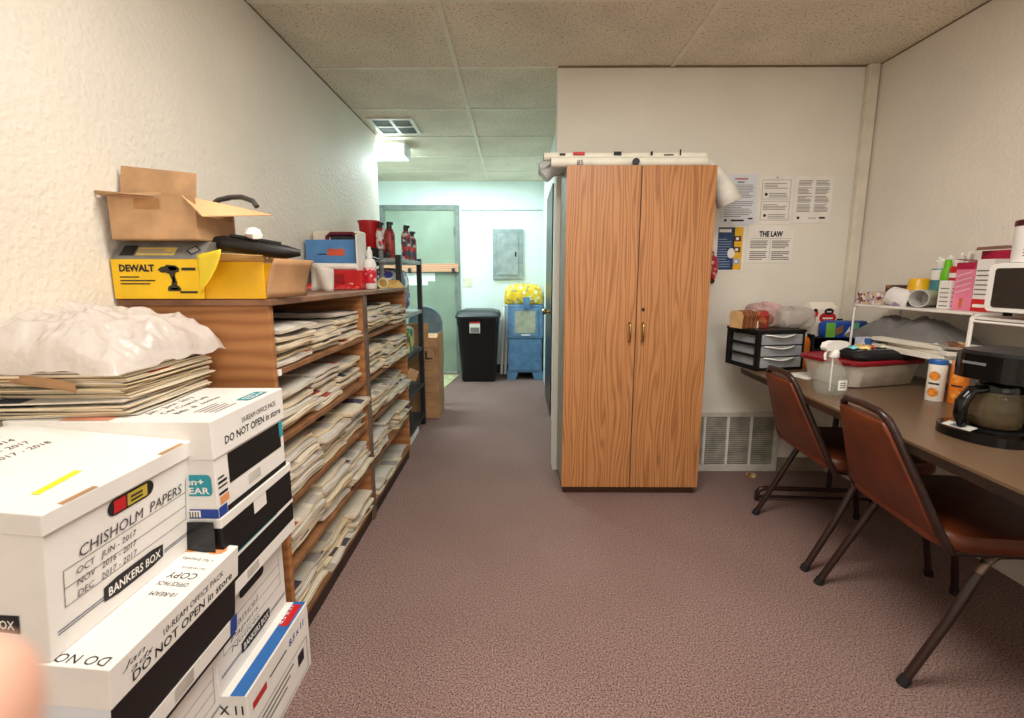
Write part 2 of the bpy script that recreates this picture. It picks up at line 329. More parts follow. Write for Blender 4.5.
for (x0, x1, z0, z1, lab) in ((-1.36, -1.0, 1.17, 1.275, 'larger white paper sheet taped under the wooden bar on the green door'), (-1.36, -1.09, 1.12, 1.17, 'narrow white paper strip below the larger sheet on the green door')):
    tag(MB().b2(x0, x1, 5.5525, 5.554, z0, z1).build('paper_notice', mat('notice_white', (240, 246, 244), .7, var=.01)), lab, 'paper')
# doormat by the green door
tag(MB().prism([(-1.1, 4.65), (-.80, 4.65), (-.70, 5.42), (-1.1, 5.42)], 0.0, .006).build('doormat', mat('pale_mat', (206, 204, 160), .8, var=.12)), 'pale yellow mat on the floor before the green door', 'mat')
# wheeled bin
bn = thing('trash_bin', 'tall black plastic trash bin with hinged lid against the far wall', 'trash bin', (-.43, 5.24, 0))
b = MB(); r0 = rrect(.40, .40, .05); 
def loft(mb, secs, mi=0, cap=True):
    n = len(secs[0][0]); vs = [(x, y, z) for p, z in secs for x, y in p]; k = len(secs)
    fs = [(i*n+j, i*n+(j+1) % n, (i+1)*n+(j+1) % n, (i+1)*n+j) for i in range(k-1) for j in range(n)]
    if cap: fs += [tuple(range(n-1, -1, -1)), tuple(range((k-1)*n, k*n))]
    mb.add(vs, fs, mi); return mb
loft(b, [(rrect(.38, .36, .04), .0), (rrect(.40, .38, .04), .04), (rrect(.47, .44, .05), .66), (rrect(.48, .45, .05), .67), (rrect(.49, .46, .05), .76)]).build('body', M['black'], bn, smooth=40)
for x in (-.13, 0, .13): MB().box((x, -.209, .38), (.05, .02, .52), 0, Matrix.Translation((0, .0, 0)) @ Matrix.Rotation(math.radians(-3.2), 4, 'X') @ Matrix.Translation((0, .02, 0))).build('rib', M['black'], bn, bevel=.006)
loft(MB(), [(rrect(.51, .49, .05), .755), (rrect(.52, .50, .05), .775), (rrect(.48, .45, .06), .82), (rrect(.34, .30, .06), .845)]).build('lid', mat('bin_lid', (44, 50, 52), .4, var=.05), bn, smooth=40)
MB().tube([(-.2, .27, .80), (.2, .27, .80)], .016, 10).build('handle', M['black'], bn, smooth=40)
st = MB(); st.quad((-.09, -.232, .585), X, Z, .12, .13, 0, .006); st.quad((-.082, -.239, .59), X, Z, .104, .06, 1, .0008); st.quad((-.09, -.239, .695), X, Z, .12, .02, 2, .0008)
st.build('warning_sticker', [M['paper'], M['grey_ink'], M['red']], bn)
# newspaper vending machine
nb = thing('newspaper_vending_machine', 'blue metal newspaper vending machine in the far corner', 'vending machine', (.125, 5.30, 0))
nblue = mat('vending_blue', (98, 138, 176), .4, var=.08)
MB().b2(-.215, .205, -.15, .2, .5, .90).build('upper_body', nblue, nb, bevel=.012)
MB().b2(-.205, .195, -.14, .2, .09, .495).build('lower_body', nblue, nb, bevel=.01)
dp = MB().b2(-.18, .17, -.152, -.14, .12, .44).build('lower_panel', mat('vending_blue_panel', (90, 130, 170), .4), nb, bevel=.004)
dr = MB().b2(-.155, .145, -.160, -.15, .535, .86).build('door', mat('vending_door', (108, 146, 182), .4), nb, bevel=.006)
MB().b2(-.125, .115, -.164, -.160, .57, .83).build('window_pane', mat('dusty_pane', (176, 178, 158), .25, var=.1, vs=10), dr)
MB().tube([(-.05, -.17, .545), (.05, -.17, .545)], .008, 8).build('handle', M['white_metal'], dr)
MB().b2(-.03, .045, -.19, -.15, .86, .99).b2(-.012, .03, -.195, -.19, .89, .95).build('coin_box', nblue, nb, bevel=.005)
for s in (-1, 1): MB().prism([(s*.215-.005, .0), (s*.215-.005-s*.10, .0), (s*.215-.005-s*.13, .085), (s*.215-.005, .1)][::s], -.135, .19, 0, Matrix(((1, 0, 0, 0), (0, 0, 1, 0), (0, 1, 0, 0), (0, 0, 0, 1)))).build('foot', nblue, nb)
yb = MB(); 
loft(yb, [(rrect(.43, .28, .05), 0), (rrect(.46, .32, .06), .03), (rrect(.45, .30, .08), .15), (rrect(.40, .24, .09), .215), (rrect(.2, .1, .04), .235)])
for i, v in enumerate(yb.v):
    q = Vector(v); d = noise.noise(q*9)*.018; yb.v[i] = (v[0]*(1+d), v[1]*(1+d*2), max(0, v[2]+(d if v[2] > .01 else 0)))
yo = yb.build('yellow_newspaper_bag', blotch('yellow_bag', [(238, 196, 32), (244, 208, 48), (232, 186, 24), (244, 208, 60), (240, 200, 40), (242, 206, 50), (236, 196, 36), (176, 160, 100), (240, 200, 40), (236, 236, 214)], 34)); yo.location = (.10, 5.33, .902)
for p in yo.data.polygons: p.use_smooth = True
tag(yo, 'yellow printed plastic bag bundle on top of the blue newspaper vending machine', 'bag')
for i, (x0, x1, c) in enumerate(((-.168, -.135, 'left'), (-.122, -.098, 'right'))):
    o = MB().tube([(x0, 5.35, 0.012), (x1+.02*i, 5.555, .86+.04*i)], .019, 10).build('fluorescent_tube', M['white_plastic'], smooth=40)
    for a in (0, 1): MB().tube([(x0, 5.35, .012), (x0, 5.3535, .03)] if a == 0 else [(x1+.02*i, 5.552, .84+.04*i), (x1+.02*i, 5.556, .862+.04*i)], .0198, 10).build('metal_cap', M['grey_plastic'], o, smooth=40)
    tag(o, '%s of two white fluorescent tubes leaning between bin and vending machine' % c, 'light tube')
# cardboard box in the corridor and folding chair behind it
kb_ = thing('cardboard_box', 'tall brown cardboard box standing on the corridor floor past the shelves', 'cardboard box', (-.79, 3.83, 0))
MB().b2(-.13, .13, -.14, .14, 0, .71).build('body', M['kraft'], kb_, bevel=.004)
MB().b2(-.13, .055, -.142, -.134, .63, .83).build('top_flap', mat('kraft_flap', (190, 142, 96), .8, var=.08), kb_)
MB().b2(.133, .137, -.13, .14, .45, .74).build('side_flap', M['kraft'], kb_)
pr = MB(); 
for a, b_, c_, d_ in ((-.03, .115, .50, .505), (-.03, .115, .62, .625), (-.03, -.025, .50, .625), (.11, .115, .50, .625)): pr.quad((a, -.14, c_), X, Z, b_-a, d_-c_, 0, .001)
for k in range(6): pr.quad((-.03, -.14, .1+.065*k), X, Z, .12, .004, 0, .001)
pr.build('printed_mark', M['kraft_in'], kb_)
text('IL.', kb_, (-.005, -.141, .525), X, Z, .1, M['ink'], bold=.02)
fc = thing('folding_chair', 'blue-grey metal folding chair folded behind the cardboard box', 'chair', (-.845, 4.12, 0))
fm = mat('chair_blue_grey', (112, 136, 152), .35, metal=.4)
ar = [(.15*math.cos(a), .0, .79+.15*math.sin(a)) for a in [PI*k/14 for k in range(15)]]
MB().tube([(.15, 0, .02)]+ar+[(-.15, 0, .02)], .013, 8).build('frame', fm, fc, smooth=40)
MB().prism([(x*.94, z) for x, _, z in ar]+[(-.14, .70), (.14, .70)], -.006, .006, 0, Matrix(((1, 0, 0, 0), (0, 0, 1, 0), (0, 1, 0, 0), (0, 0, 0, 1)))).build('backrest', fm, fc)
MB().b2(-.14, .14, .016, .03, .2, .6).build('seat', fm, fc, bevel=.005)
# ================================================================ oak cabinet
cab = thing('storage_cabinet', 'tall oak-laminate two-door storage cabinet in the middle of the room', 'cabinet', (.642, 2.35, 0))
side = mat('cabinet_side', (150, 148, 136), .5, var=.05)
MB().b2(-.378, .378, 0, .295, .05, 1.772).build('carcass', side, cab, bevel=.002)
MB().b2(-.37, .37, .012, .28, 0, .05).build('plinth', M['oak_dark'], cab)
for s, x0, x1 in ((-1, -.38, -.003), (1, .003, .38)):
    w_ = (x1-x0)
    dm = MB(); dm.b2(-w_/2, w_/2, -.019, -.001, .048, 1.774)
    d = dm.build('door', M['oak'], cab, bevel=.0015); d.location = ((x0+x1)/2, 0, 0)
    hx = -s*(w_/2-.032)
    MB().tube([(hx, -.019, .875), (hx, -.040, .88), (hx, -.044, .895), (hx, -.044, .955), (hx, -.040, .97), (hx, -.019, .975)], .006, 8).build('handle', kb, d, smooth=50)
    if s == 1: MB().lathe([(.009, 0), (.009, .003), (.004, .004), (0, .004)], 12, 0, Matrix.Translation((hx, -.019, 1.045)) @ Matrix.Rotation(PI/2, 4, 'X')).build('lock', M['dark_metal'], d)
# paper rolls on top of the cabinet
tb = mat('roll_paper', (234, 230, 214), .6, var=.03); tend = mat('roll_end', (120, 122, 124), .7); tg = mat('roll_grey', (205, 208, 208), .5, var=.03)
def roll(lab, x0, x1, y, z, r, m, extra=None):
    o = thing('paper_roll', lab, 'paper roll', (x0, y, z), 0, 'rolls on the cabinet')
    MB().tube([(0, 0, 0), (x1-x0, 0, 0)], r, 18).build('tube', m, o, smooth=40)
    MB().tube([(-.003, 0, 0), (.0, 0, 0)], r*.8, 14).build('end_opening', tend, o)
    if extra: extra(o, r)
    return o
def marks(o, r):
    k = MB()
    for x, w_, h_ in ((.08, .03, .012), (.36, .04, .02), (.55, .012, .02), (.62, .05, .006), (.70, .008, .03)): k.quad((x, -r, .0), X, Z, w_, h_, 0, .002)
    k.build('ink_mark', M['ink'], o)
    MB().b2(.15, .21, -r-.008, -r+.006, .002, .018).build('red_clip', M['red'], o, bevel=.003)
roll('front long cream roll lying along the cabinet top edge', .185, .985, 2.388, 1.801, .026, tb, lambda o, r: text('85', o, (.13, -r-.0006, -.018), X, Z, .035, M['pen']))
roll('short thick white roll poking past the left edge of the cabinet top', .135, .33, 2.592, 1.816, .040, tg)
roll('long white roll with a red clip behind the front roll on the cabinet', .15, .99, 2.420, 1.837, .021, tb, marks)
roll('grey roll at the back of the cabinet top', .30, .95, 2.452, 1.801, .026, tg)
do = MB().tube([(.42, 2.512, 1.808), (.27, 2.511, 1.808), (.20, 2.508, 1.79), (.155, 2.504, 1.755)], .03, 16, 0, False, True, [.030, .031, .034, .037]).build('drooping_roll_end', tg, smooth=60)
tag(do, 'grey-white paper roll whose end droops past the upper left cabinet corner', 'paper roll')
dk = MB().tube([(0, 0, 0), (.010, 0, 0)], .018, 18).build('black_disc', M['black'], None, smooth=40)
dk.location = (.612, 2.336, 1.7925); dk.rotation_euler = (0, 0, PI/2); tag(dk, 'black round cap resting at the front edge of the cabinet top', 'cap')
hr = MB()
pth = [(.97, 2.53, 1.815), (1.0, 2.50, 1.818), (1.02, 2.465, 1.80), (1.075, 2.455, 1.745), (1.115, 2.45, 1.68), (1.150, 2.445, 1.605)]
hr.tube(pth, .04, 16, 0, False, False, [.036, .038, .040, .042, .052, .066])
ho = hr.build('drooping_paper_roll', mat('roll_white', (228, 224, 214), .6, var=.05), smooth=60, solid=.003)
tag(ho, 'loose white paper roll drooping over the right side of the cabinet', 'paper roll')
rp = thing('red_pouch', 'small red patterned pouch hanging on the wall between the cabinet and the navy poster', 'pouch', (1.168, 2.645, 1.275))
MB().lathe([(0, -.075), (.018, -.07), (.03, -.03), (.032, .02), (.022, .055), (.006, .07)], 14, 0, None, 1, .4).build('body', blotch('red_pattern', [(196, 60, 70), (150, 30, 44), (222, 150, 150), (176, 40, 56)], 60), rp, smooth=60)
MB().tube([(0, 0, .065), (0, 0, .085), (0, .015, .09)], .003, 6).build('hook', M['dark_metal'], rp)
MB().lathe([(0, -.10), (.016, -.09), (.016, -.075), (0, -.07)], 12, 0, None, 1, .6).build('black_tip', M['black'], rp, smooth=40)
# ================================================================ notices on the middle wall
def notice(lab, x0, x1, z0, z1, fn, name='wall_notice', base=None):
    o = thing(name, lab, 'poster', ((x0+x1)/2, 2.66, (z0+z1)/2)); w_, h_ = x1-x0, z1-z0
    MB().b2(-w_/2, w_/2, -.003, -.0005, -h_/2, h_/2).build('sheet', base or M['paper'], o)
    fn(o, w_, h_); return o
FY = -.003
def lines(mb, x0, x1, z0, z1, n, mi=0, seed=1, hh=.35):
    rn = random.Random(seed); st_ = (z1-z0)/n
    for k in range(n): 
        e = x1-(x1-x0)*(rn.random()*.12 if rn.random() < .7 else rn.random()*.5); mb.quad((x0, FY, z1-st_*(k+1)), X, Z, e-x0, st_*hh, mi, .0006)
def n1(o, w_, h_):
    m = MB(); lines(m, -w_*.2, w_*.42, h_*.05, h_*.32, 9, 0, 3); lines(m, -w_*.42, w_*.42, -h_*.33, 0, 9, 0, 4); m.quad((-w_*.2, FY, -h_*.42), X, Z, w_*.38, h_*.035, 1); m.quad((w_*.3, FY, -h_*.38), X, Z, w_*.13, h_*.03, 1)
    face_poly(m, [(.008*math.cos(a*PI/6), .008*math.sin(a*PI/6)) for a in range(12)], (-w_*.36, FY, -h_*.40), X, Z, 1); m.build('print', [M['grey_ink'], M['ink']], o)
    h = MB(); h.quad((-w_*.16, FY, h_*.40), X, Z, w_*.38, h_*.03, 0); h.quad((-w_*.08, FY, h_*.335), X, Z, w_*.2, h_*.03, 1); h.build('heading', [mat('pink_ink', (196, 110, 112), .7), mat('blue_grey_ink', (120, 140, 160), .7)], o)
def frame_(m, x0, x1, z0, z1, t=.002, mi=0):
    m.quad((x0, FY, z0), X, Z, x1-x0, t, mi); m.quad((x0, FY, z1-t), X, Z, x1-x0, t, mi); m.quad((x0, FY, z0), X, Z, t, z1-z0, mi); m.quad((x1-t, FY, z0), X, Z, t, z1-z0, mi)
def n2(o, w_, h_):
    m = MB()
    for k in (0, 1):
        z0, z1 = (.02*h_, .42*h_) if k == 0 else (-.42*h_, -.02*h_)
        frame_(m, -w_*.42, w_*.42, z0, z1); lines(m, -w_*.36, w_*.36, z0+.22*h_, z1-.05*h_, 4, 0, 5+k, .4); lines(m, -w_*.2, w_*.36, z0+.04*h_, z0+.15*h_, 3, 0, 8+k)
        face_poly(m, [(.009*math.cos(a*PI/6), .009*math.sin(a*PI/6)) for a in range(12)], (-w_*.29, FY, z0+.1*h_), X, Z, 1)
    m.quad((-.004, FY, h_*.455), X, Z, .008, .006, 1); m.build('print', [M['grey_ink'], M['ink']], o)
def n3(o, w_, h_):
    m = MB()
    for x0, x1, s in ((-w_*.42, -w_*.04, 11), (w_*.04, w_*.42, 12)):
        for z0, z1, n, q in ((.30, .42, 4, 0), (.12, .27, 5, 1), (-.06, .09, 5, 2), (-.26, -.09, 6, 3)): lines(m, x0, x1, z0*h_, z1*h_, n, 0, s*9+q, .45)
    m.quad((w_*.2, FY, -h_*.41), X, Z, w_*.16, h_*.04, 1); face_poly(m, [(.008*math.cos(a*PI/6), .008*math.sin(a*PI/6)) for a in range(12)], (-w_*.36, FY, -h_*.39), X, Z, 1); m.quad((-w_*.1, FY, -h_*.4), X, Z, w_*.22, h_*.012, 0); m.build('print', [M['grey_ink'], M['ink']], o)
def n4(o, w_, h_):
    m = MB(); m.quad((-w_*.5+.008, FY, -h_*.5+.008), X, Z, w_*.58, h_-.016, 0); m.quad((w_*.10, FY, -h_*.5+.008), X, Z, w_*.32, h_-.016, 1)
    m.quad((-w_*.42, FY, h_*.36), X, Z, w_*.42, h_*.07, 2, .001)
    for k in range(12): m.quad((-w_*.43, FY, h_*.20-k*h_*.055), X, Z, w_*(.45 if k % 4 else .3), h_*.014, 3, .001)
    for z, c in ((.16, 5), (-.08, 5), (-.34, 3)): m.quad((w_*.12, FY, h_*z), X, Z, w_*.24, h_*.12, c, .001); m.quad((w_*.18, FY, h_*(z+.03)), X, Z, w_*.10, h_*.06, 2, .0014)
    face_poly(m, [(.022*math.cos(a*PI/7), .03*math.sin(a*PI/7)) for a in range(14)], (w_*.04, FY, -h_*.1), X, Z, 2, .0012)
    m.build('print', [mat('navy_print', (36, 62, 104), .5), mat('gold_print', (232, 178, 40), .5), M['paper'], mat('pale_blue_ink', (150, 170, 196), .6), M['ink'], mat('brown_ink', (84, 50, 40), .6)], o)
def n5(o, w_, h_):
    text('THE LAW', o, (0, FY, h_*.22), X, Z, h_*.2, M['ink'], align='CENTER', bold=.05, fit=w_*.52)
    m = MB(); m.quad((-w_*.46, FY, h_*.16), X, Z, w_*.92, .0015, 0); m.quad((-.001, FY, -h_*.42), X, Z, .0015, h_*.55, 0)
    for k, (x0, x1) in enumerate(((-w_*.44, -w_*.04), (w_*.04, w_*.44))): lines(m, x0, x1, -h_*.1, h_*.13, 5, 0, 31+k, .5); lines(m, x0, x1, -h_*.42, -h_*.16, 5, 0, 41+k, .5)
    m.build('print', M['grey_ink'], o)
notice('white notice with pink heading partly behind the drooping roll, left of the top row', 1.20, 1.40, 1.515, 1.80, n1, base=M['bluish_card'])
notice('white notice with two framed text boxes in the middle of the top row', 1.413, 1.610, 1.522, 1.792, n2)
notice('white notice with two columns of text at the right of the top row', 1.620, 1.836, 1.528, 1.792, n3)
notice('navy and gold printed poster beside the cabinet in the lower row', 1.185, 1.352, 1.25, 1.512, n4)
notice('white THE LAW poster in the lower row of notices', 1.368, 1.634, 1.30, 1.51, n5)
# ================================================================ newspaper bookcase
SX, SB, Y0, Y1, YD = -.715, -1.145, 1.275, 2.875, 2.085
LV = [.935, .722, .505, .285, .075]
bk = thing('bookcase', 'long low plywood bookcase packed with newspapers along the left wall', 'bookcase', (SB, Y0, 0))
def bb(name, x0, x1, y0, y1, z0, z1, m, bev=.002): return MB().b2(x0-SB, x1-SB, y0-Y0, y1-Y0, z0, z1).build(name, m, bk, bevel=bev)
bb('side_panel', SB, SX, Y0, Y0+.02, 0, 1.13, M['shelf_wood'])
bb('side_panel', SB, SX, Y1-.02, Y1, 0, 1.13, M['shelf_wood'])
bb('divider_panel', SB, SX-.002, YD-.02, YD+.02, .0, 1.13, M['shelf_wood'])
bb('divider_strip', SX-.001, SX+.006, YD-.022, YD+.022, 0, 1.13, mat('divider_edge', (104, 84, 68), .6, var=.12))
bb('top_board', SB, SX+.012, Y0-.012, Y1+.01, 1.13, 1.15, mat('top_board', (132, 92, 66), .5, var=.12), .003)
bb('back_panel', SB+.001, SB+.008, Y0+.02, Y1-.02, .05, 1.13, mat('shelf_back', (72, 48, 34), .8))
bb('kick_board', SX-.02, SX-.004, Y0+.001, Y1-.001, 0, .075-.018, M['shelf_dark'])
edge = mat('shelf_board', (134, 92, 58), .6, var=.15)
for a, b in ((Y0+.02, YD-.02), (YD+.02, Y1-.02)):
    for z in LV: bb('shelf_board', SB+.008, SX, a, b, z-.018, z, edge)
MB().b2(SX-SB-.002, SX-SB+.004, .02, .035, LV[0]-.018, LV[0]).build('shelf_pin', M['white_plastic'], bk)
MB().b2(.02, .10, Y1-Y0, Y1-Y0+.001, .3, .5).build('stain', edge, bk)
# newspapers: each one an object
tints = [(226, 216, 194), (214, 208, 198), (228, 214, 184)]
npm = [newsprint('newsprint_%d' % i, t) for i, t in enumerate(tints)]
pem = [pagedge('page_edge_%d' % i, a, b) for i, (a, b) in enumerate((((176, 154, 122), (238, 222, 192)), ((160, 148, 130), (228, 218, 200)), ((186, 158, 116), (240, 220, 180))))]
def paper_mesh(seed, W, D, T, nu=12, nv=7):
    rn = random.Random(seed); vs = []; fs = []; mi = []
    ph = [rn.random()*6 for _ in range(4)]; amp = .002+rn.random()*.003; curl = (rn.random()-.3)*.010
    def h(x, y): return amp*math.sin(3.1*y/D*1.3+ph[0])+amp*.7*math.sin(5*x/W+ph[1])+curl*max(0, x/W-.55)**2*4
    def xe(j, x): return x+(.003*math.sin(j*1.1+ph[2]) if x > W*.9 else 0)
    for lay in (0, 1):
        for i in range(nu+1):
            for j in range(nv+1):
                x = W*i/nu; y = D*(j/nv-.5); e = 1.0
                if i == nu: e = .55
                if i == 0 or j in (0, nv): e = min(e, .8)
                z = T/2+(T/2*e if lay else -T/2*e)
                zz = h(x, y)*(1 if lay else .6); vs.append((xe(j, x)-W, y, max(0, z+zz)))
    n = (nu+1)*(nv+1); I = lambda l, i, j: l*n+i*(nv+1)+j
    for i in range(nu):
        for j in range(nv):
            fs.append((I(1, i, j), I(1, i+1, j), I(1, i+1, j+1), I(1, i, j+1))); mi.append(0)
            fs.append((I(0, i, j+1), I(0, i+1, j+1), I(0, i+1, j), I(0, i, j))); mi.append(0)
    for i in range(nu):
        fs.append((I(0, i, 0), I(0, i+1, 0), I(1, i+1, 0), I(1, i, 0))); mi.append(1)
        fs.append((I(1, i, nv), I(1, i+1, nv), I(0, i+1, nv), I(0, i, nv))); mi.append(1)
    for j in range(nv):
        fs.append((I(0, nu, j), I(0, nu, j+1), I(1, nu, j+1), I(1, nu, j))); mi.append(1)
        fs.append((I(1, 0, j), I(1, 0, j+1), I(0, 0, j+1), I(0, 0, j))); mi.append(1)
    m = MB(); m.v = vs; m.f = fs; m.m = mi
    return m
protos = []
for k in range(9):
    o = paper_mesh(100+k, .40, .245, (.018, .024, .014, .028, .020, .016, .026, .021, .015)[k]).build('newspaper', [npm[k % 3], pem[k % 3]], smooth=60, uvxy=True); protos.append((o, (.018, .024, .014, .028, .020, .016, .026, .021, .015)[k], [False]))
ORD = ['top', 'second', 'third', 'fourth', 'bottom']
def put_paper(k, loc, rot, label, group):
    o, t, used = protos[k]
    if used[0]: o = o.copy(); C.objects.link(o)
    used[0] = True
    o.location = loc; o.rotation_euler = rot; tag(o, label, 'newspaper', group); return t
rn = random.Random(21)
WH = ['nearest', 'middle', 'farthest']
for si, z in enumerate(LV):
    for bay, (a, b, nst) in enumerate(((Y0+.025, YD-.027, 3), (YD+.027, Y1-.025, 3))):
        wd = (b-a)/nst
        for s in range(nst):
            yc = a+wd*(s+.5); zz = z+.0005; gap = (LV[si-1]-.018 if si else 1.13)-z
            top = gap*([.62, .66, .60, .60, .58][si] + rn.uniform(-.1, .1))
            if bay == 1: top *= .92
            if si == 4 and bay == 1: top = gap*(.34 if s == 0 else .10)
            if si == 4 and bay == 0: top = gap*.45
            g = 'newspapers in the %s stack of the %s shelf, %s bay' % (WH[s], ORD[si], ('near', 'far')[bay])
            lab = 'folded newspaper in the %s stack on the %s shelf of the bookcase, %s bay' % (WH[s], ORD[si], ('near', 'far')[bay])
            run = rn.uniform(-.02, .02); cnt = 0
            while zz-z < top and cnt < 10:
                k = rn.randrange(9); run = run*.7+rn.uniform(-.022, .026)
                ov = max(-.05, min(.035, run)); jit = rn.uniform(-.004, .004)
                t = put_paper(k, (SX-.012+ov, yc+jit, zz), (0, 0, math.radians(rn.uniform(-1.6, 1.6))), lab, g)
                zz += t*.96; cnt += 1
                if si == 4 and bay == 1 and s == 2 and cnt == 1: break
# ================================================================ record boxes, near left
def carton(name, label, loc, rz, w, d, h, lid, mbody, mlid, tilt=0, over=.004):
    o = thing(name, label, 'box', loc, rot=(0, math.radians(tilt), math.radians(rz)))
    MB().b2(-w, 0, 0, d, 0, h-(.003 if lid else 0)).build('body', mbody, o, bevel=.002)
    if lid: MB().b2(-w-over, over, -over, d+over, h-lid, h).build('lid', mlid, o, bevel=.002)
    return o
W_, B_ = M['white_card'], M['bluish_card']
# stack A (nearest): leans a little toward the aisle
def stadium_decal(o, org, r, u, w, h, mi, name, off=.001):
    m = MB(); face_poly(m, stadium(w, h), org, r, u, 0, off); return m.build(name, mi, o)
A1 = carton('record_box', 'white lidded record box marked CHISHOLM PAPERS, on top of the nearest stack', (-.735, .612, .606), 0, .38, .315, .256, .036, W_, W_, 5.2, .007)
hole = stadium_decal(A1, (.0, .155, .199), Y, Z, .10, .032, M['ink'], 'handle_hole', .0012)
m = MB(); m.quad((.0, .117, .187), Y, Z, .025, .024, 0, .0018); m.quad((.0, .145, .187), Y, Z, .044, .024, 1, .0018); m.quad((.0, .152, .192), Y, Z, .026, .004, 2, .0022); m.quad((.0, .152, .200), Y, Z, .026, .004, 2, .0022); m.build('papers_inside', [M['red'], mat('mustard', (190, 168, 60), .6), M['ink']], A1)
def boxlines(o, zt, d, x=0.0, logo=None):
    m = MB()
    for k in range(3): m.quad((x, .025, zt-.032*k), Y, Z, d-.05, .0014, 0, .001)
    m.quad((x, .025, zt-.064), Y, Z, .0012, .064, 0, .001); m.quad((x, d-.026, zt-.064), Y, Z, .0012, .094, 0, .001)
    for q in (.042, .037): m.quad((x, .012, q), Y, Z, d*.28, .0022, 1, .001); m.quad((x, d*.72, q), Y, Z, d*.26, .0022, 1, .001)
    m.build('form_lines', [M['grey_ink'], mat('slate_ink', (86, 88, 110), .6)], o)
    pl = MB(); pw, ph_ = d*.42, .036
    face_poly(pl, [(-pw/2, -ph_*.38), (-pw*.3, -ph_/2), (pw*.3, -ph_/2), (pw/2, -ph_*.38), (pw/2, ph_*.38), (pw*.3, ph_/2), (-pw*.3, ph_/2), (-pw/2, ph_*.38)], (x, d*.5, .046), Y, Z, 0, .0012)
    pl.build('logo_plate', M['ink'], o)
    text('BANKERS BOX', o, (x, d*.5, .037), Y, Z, .024, M['paper'], align='CENTER', bold=.015, fit=pw*.88, off=.0018)
boxlines(A1, .140, .315)
text('CHISHOLM  PAPERS', A1, (0, .05, .146), Y, Z, .030, M['pen'], name='handwriting', fit=.225, shear=.1, off=.0016)
for k, s in enumerate(('OCT   JUN - 2017', 'NOV   2016 - 2017', 'DEC   2017 - 2017')): text(s, A1, (0, .045, .120-.0205*k), Y, Z, .017, M['pen'], name='handwriting', shear=.1, fit=.115, off=.0016)
for k, s in enumerate(('J   Papers', 'ads  2011 - 2014', 'New  2016 - 2017', 'Action  2017 - 2018')): text(s, A1, (-.325+.034*k, .10-.012*k, .256), Y, NX, .030 if k == 0 else .022, M['pen'], name='handwriting', shear=.25, fit=(.11, .14, .15, .17)[k])
MB().quad((-.052, .045, .256), (-.15, 1, 0), NX, .085, .013, 0, .001).build('yellow_sticker', M['marker'], A1)
for y in (.055, .25): MB().quad((.0071, y-.03, .2562), Y, NX, .06, .010, 0, .0004).build('lid_notch', M['kraft'], A1)
pl = MB(); face_poly(pl, [(-.06, -.012), (.055, -.016), (.055, .016), (-.06, .012)], (-.10, 0, .063), X, Z, 0, .001); face_poly(pl, [(-.055, -.009), (.050, -.0125), (.050, .0125), (-.055, .009)], (-.10, 0, .063), X, Z, 1, .0014); pl.build('logo_plate', [M['ink'], M['ink']], A1)
text('BANKERS BOX', A1, (-.153, 0, .055), X, Z, .021, M['paper'], bold=.015, fit=.10, off=.002)
# A2: copy-paper carton
A2 = carton('paper_carton', 'white 10-ream copy paper carton under the CHISHOLM PAPERS box', (-.665, .612, .372), 0, .44, .32, .226, .075, M['black_card'], W_, 5.2)
def side_text(o, d, z, m=M['ink'], sz=.021):
    text('10-REAM OFFICE PACK', o, (.004, .10, z+.028), Y, Z, sz*.72, m, fit=d*.52)
    text('DO NOT OPEN in store', o, (.004, .035, z), Y, Z, sz, m, fit=d*.82, bold=.012)
side_text(A2, .32, .163, sz=.026)
for k in range(2): text(('Jan', 'ads')[k], A2, (.004, .022+.01*k, .200-.016*k), Y, Z, .016, M['pen'], name='handwriting', shear=.3, fit=.045)
TP = .226
text('DO NOT OPEN', A2, (-.008, .018, TP), NX, NY, .024, M['ink'], fit=.17)
for k, (s, sz, f) in enumerate((('10-REAM', .016, .05), ('OFFICE PACK', .016, .062), ('COPY', .026, .058), ('MULTIPURPOSE', .008, .05), ('+ For Everyday', .013, .07), ('Printing & Copying', .011, .075))):
    text(s, A2, (-.012, .165+.0285*k-(.006 if k > 2 else 0)+(.0 if k < 3 else -.004), TP), NX, NY, sz, M['ink'] if k < 3 else M['grey_ink'], fit=f)
m = MB(); face_poly(m, [(.021*math.cos(a*PI/10), .016*math.sin(a*PI/10)) for a in range(20)], (-.03, .302, TP), X, Y, 0, .001); face_poly(m, [(.021*math.cos(a*PI/10), .016*math.sin(a*PI/10)) for a in range(20)], (-.085, .302, TP), X, Y, 0, .001); m.build('orange_dot', M['orange'], A2)
m = MB(); m.b2(-.441, .0012, -.0012, .3212, .012, .052, 0); m.build('white_band', W_, A2)
m = MB(); m.quad((.0012, .13, .018), Y, Z, .05, .03, 0, .001); m.build('pale_print', mat('pale_print', (190, 184, 176), .7), A2)
MB().quad((-.44, 0, 0), X, Z, .44, .15, 0, .0006).build('end_panel', B_, A2)
m = MB(); m.quad((.0012, .298, .01), Y, Z, .024, .045, 0, .001); m.build('blue_corner', M['blue'], A2)
A3 = carton('record_box', 'white record box under the 10-ream copy paper carton in the nearest stack', (-.712, .612, .15), 0, .41, .315, .219, .035, W_, W_, 2)
boxlines(A3, .13, .315)
A4 = carton('paper_carton', 'lowest white carton of the nearest stack, on the carpet', (-.705, .612, 0), 0, .43, .315, .148, .05, W_, W_, 0)
side_text(A4, .315, .1)
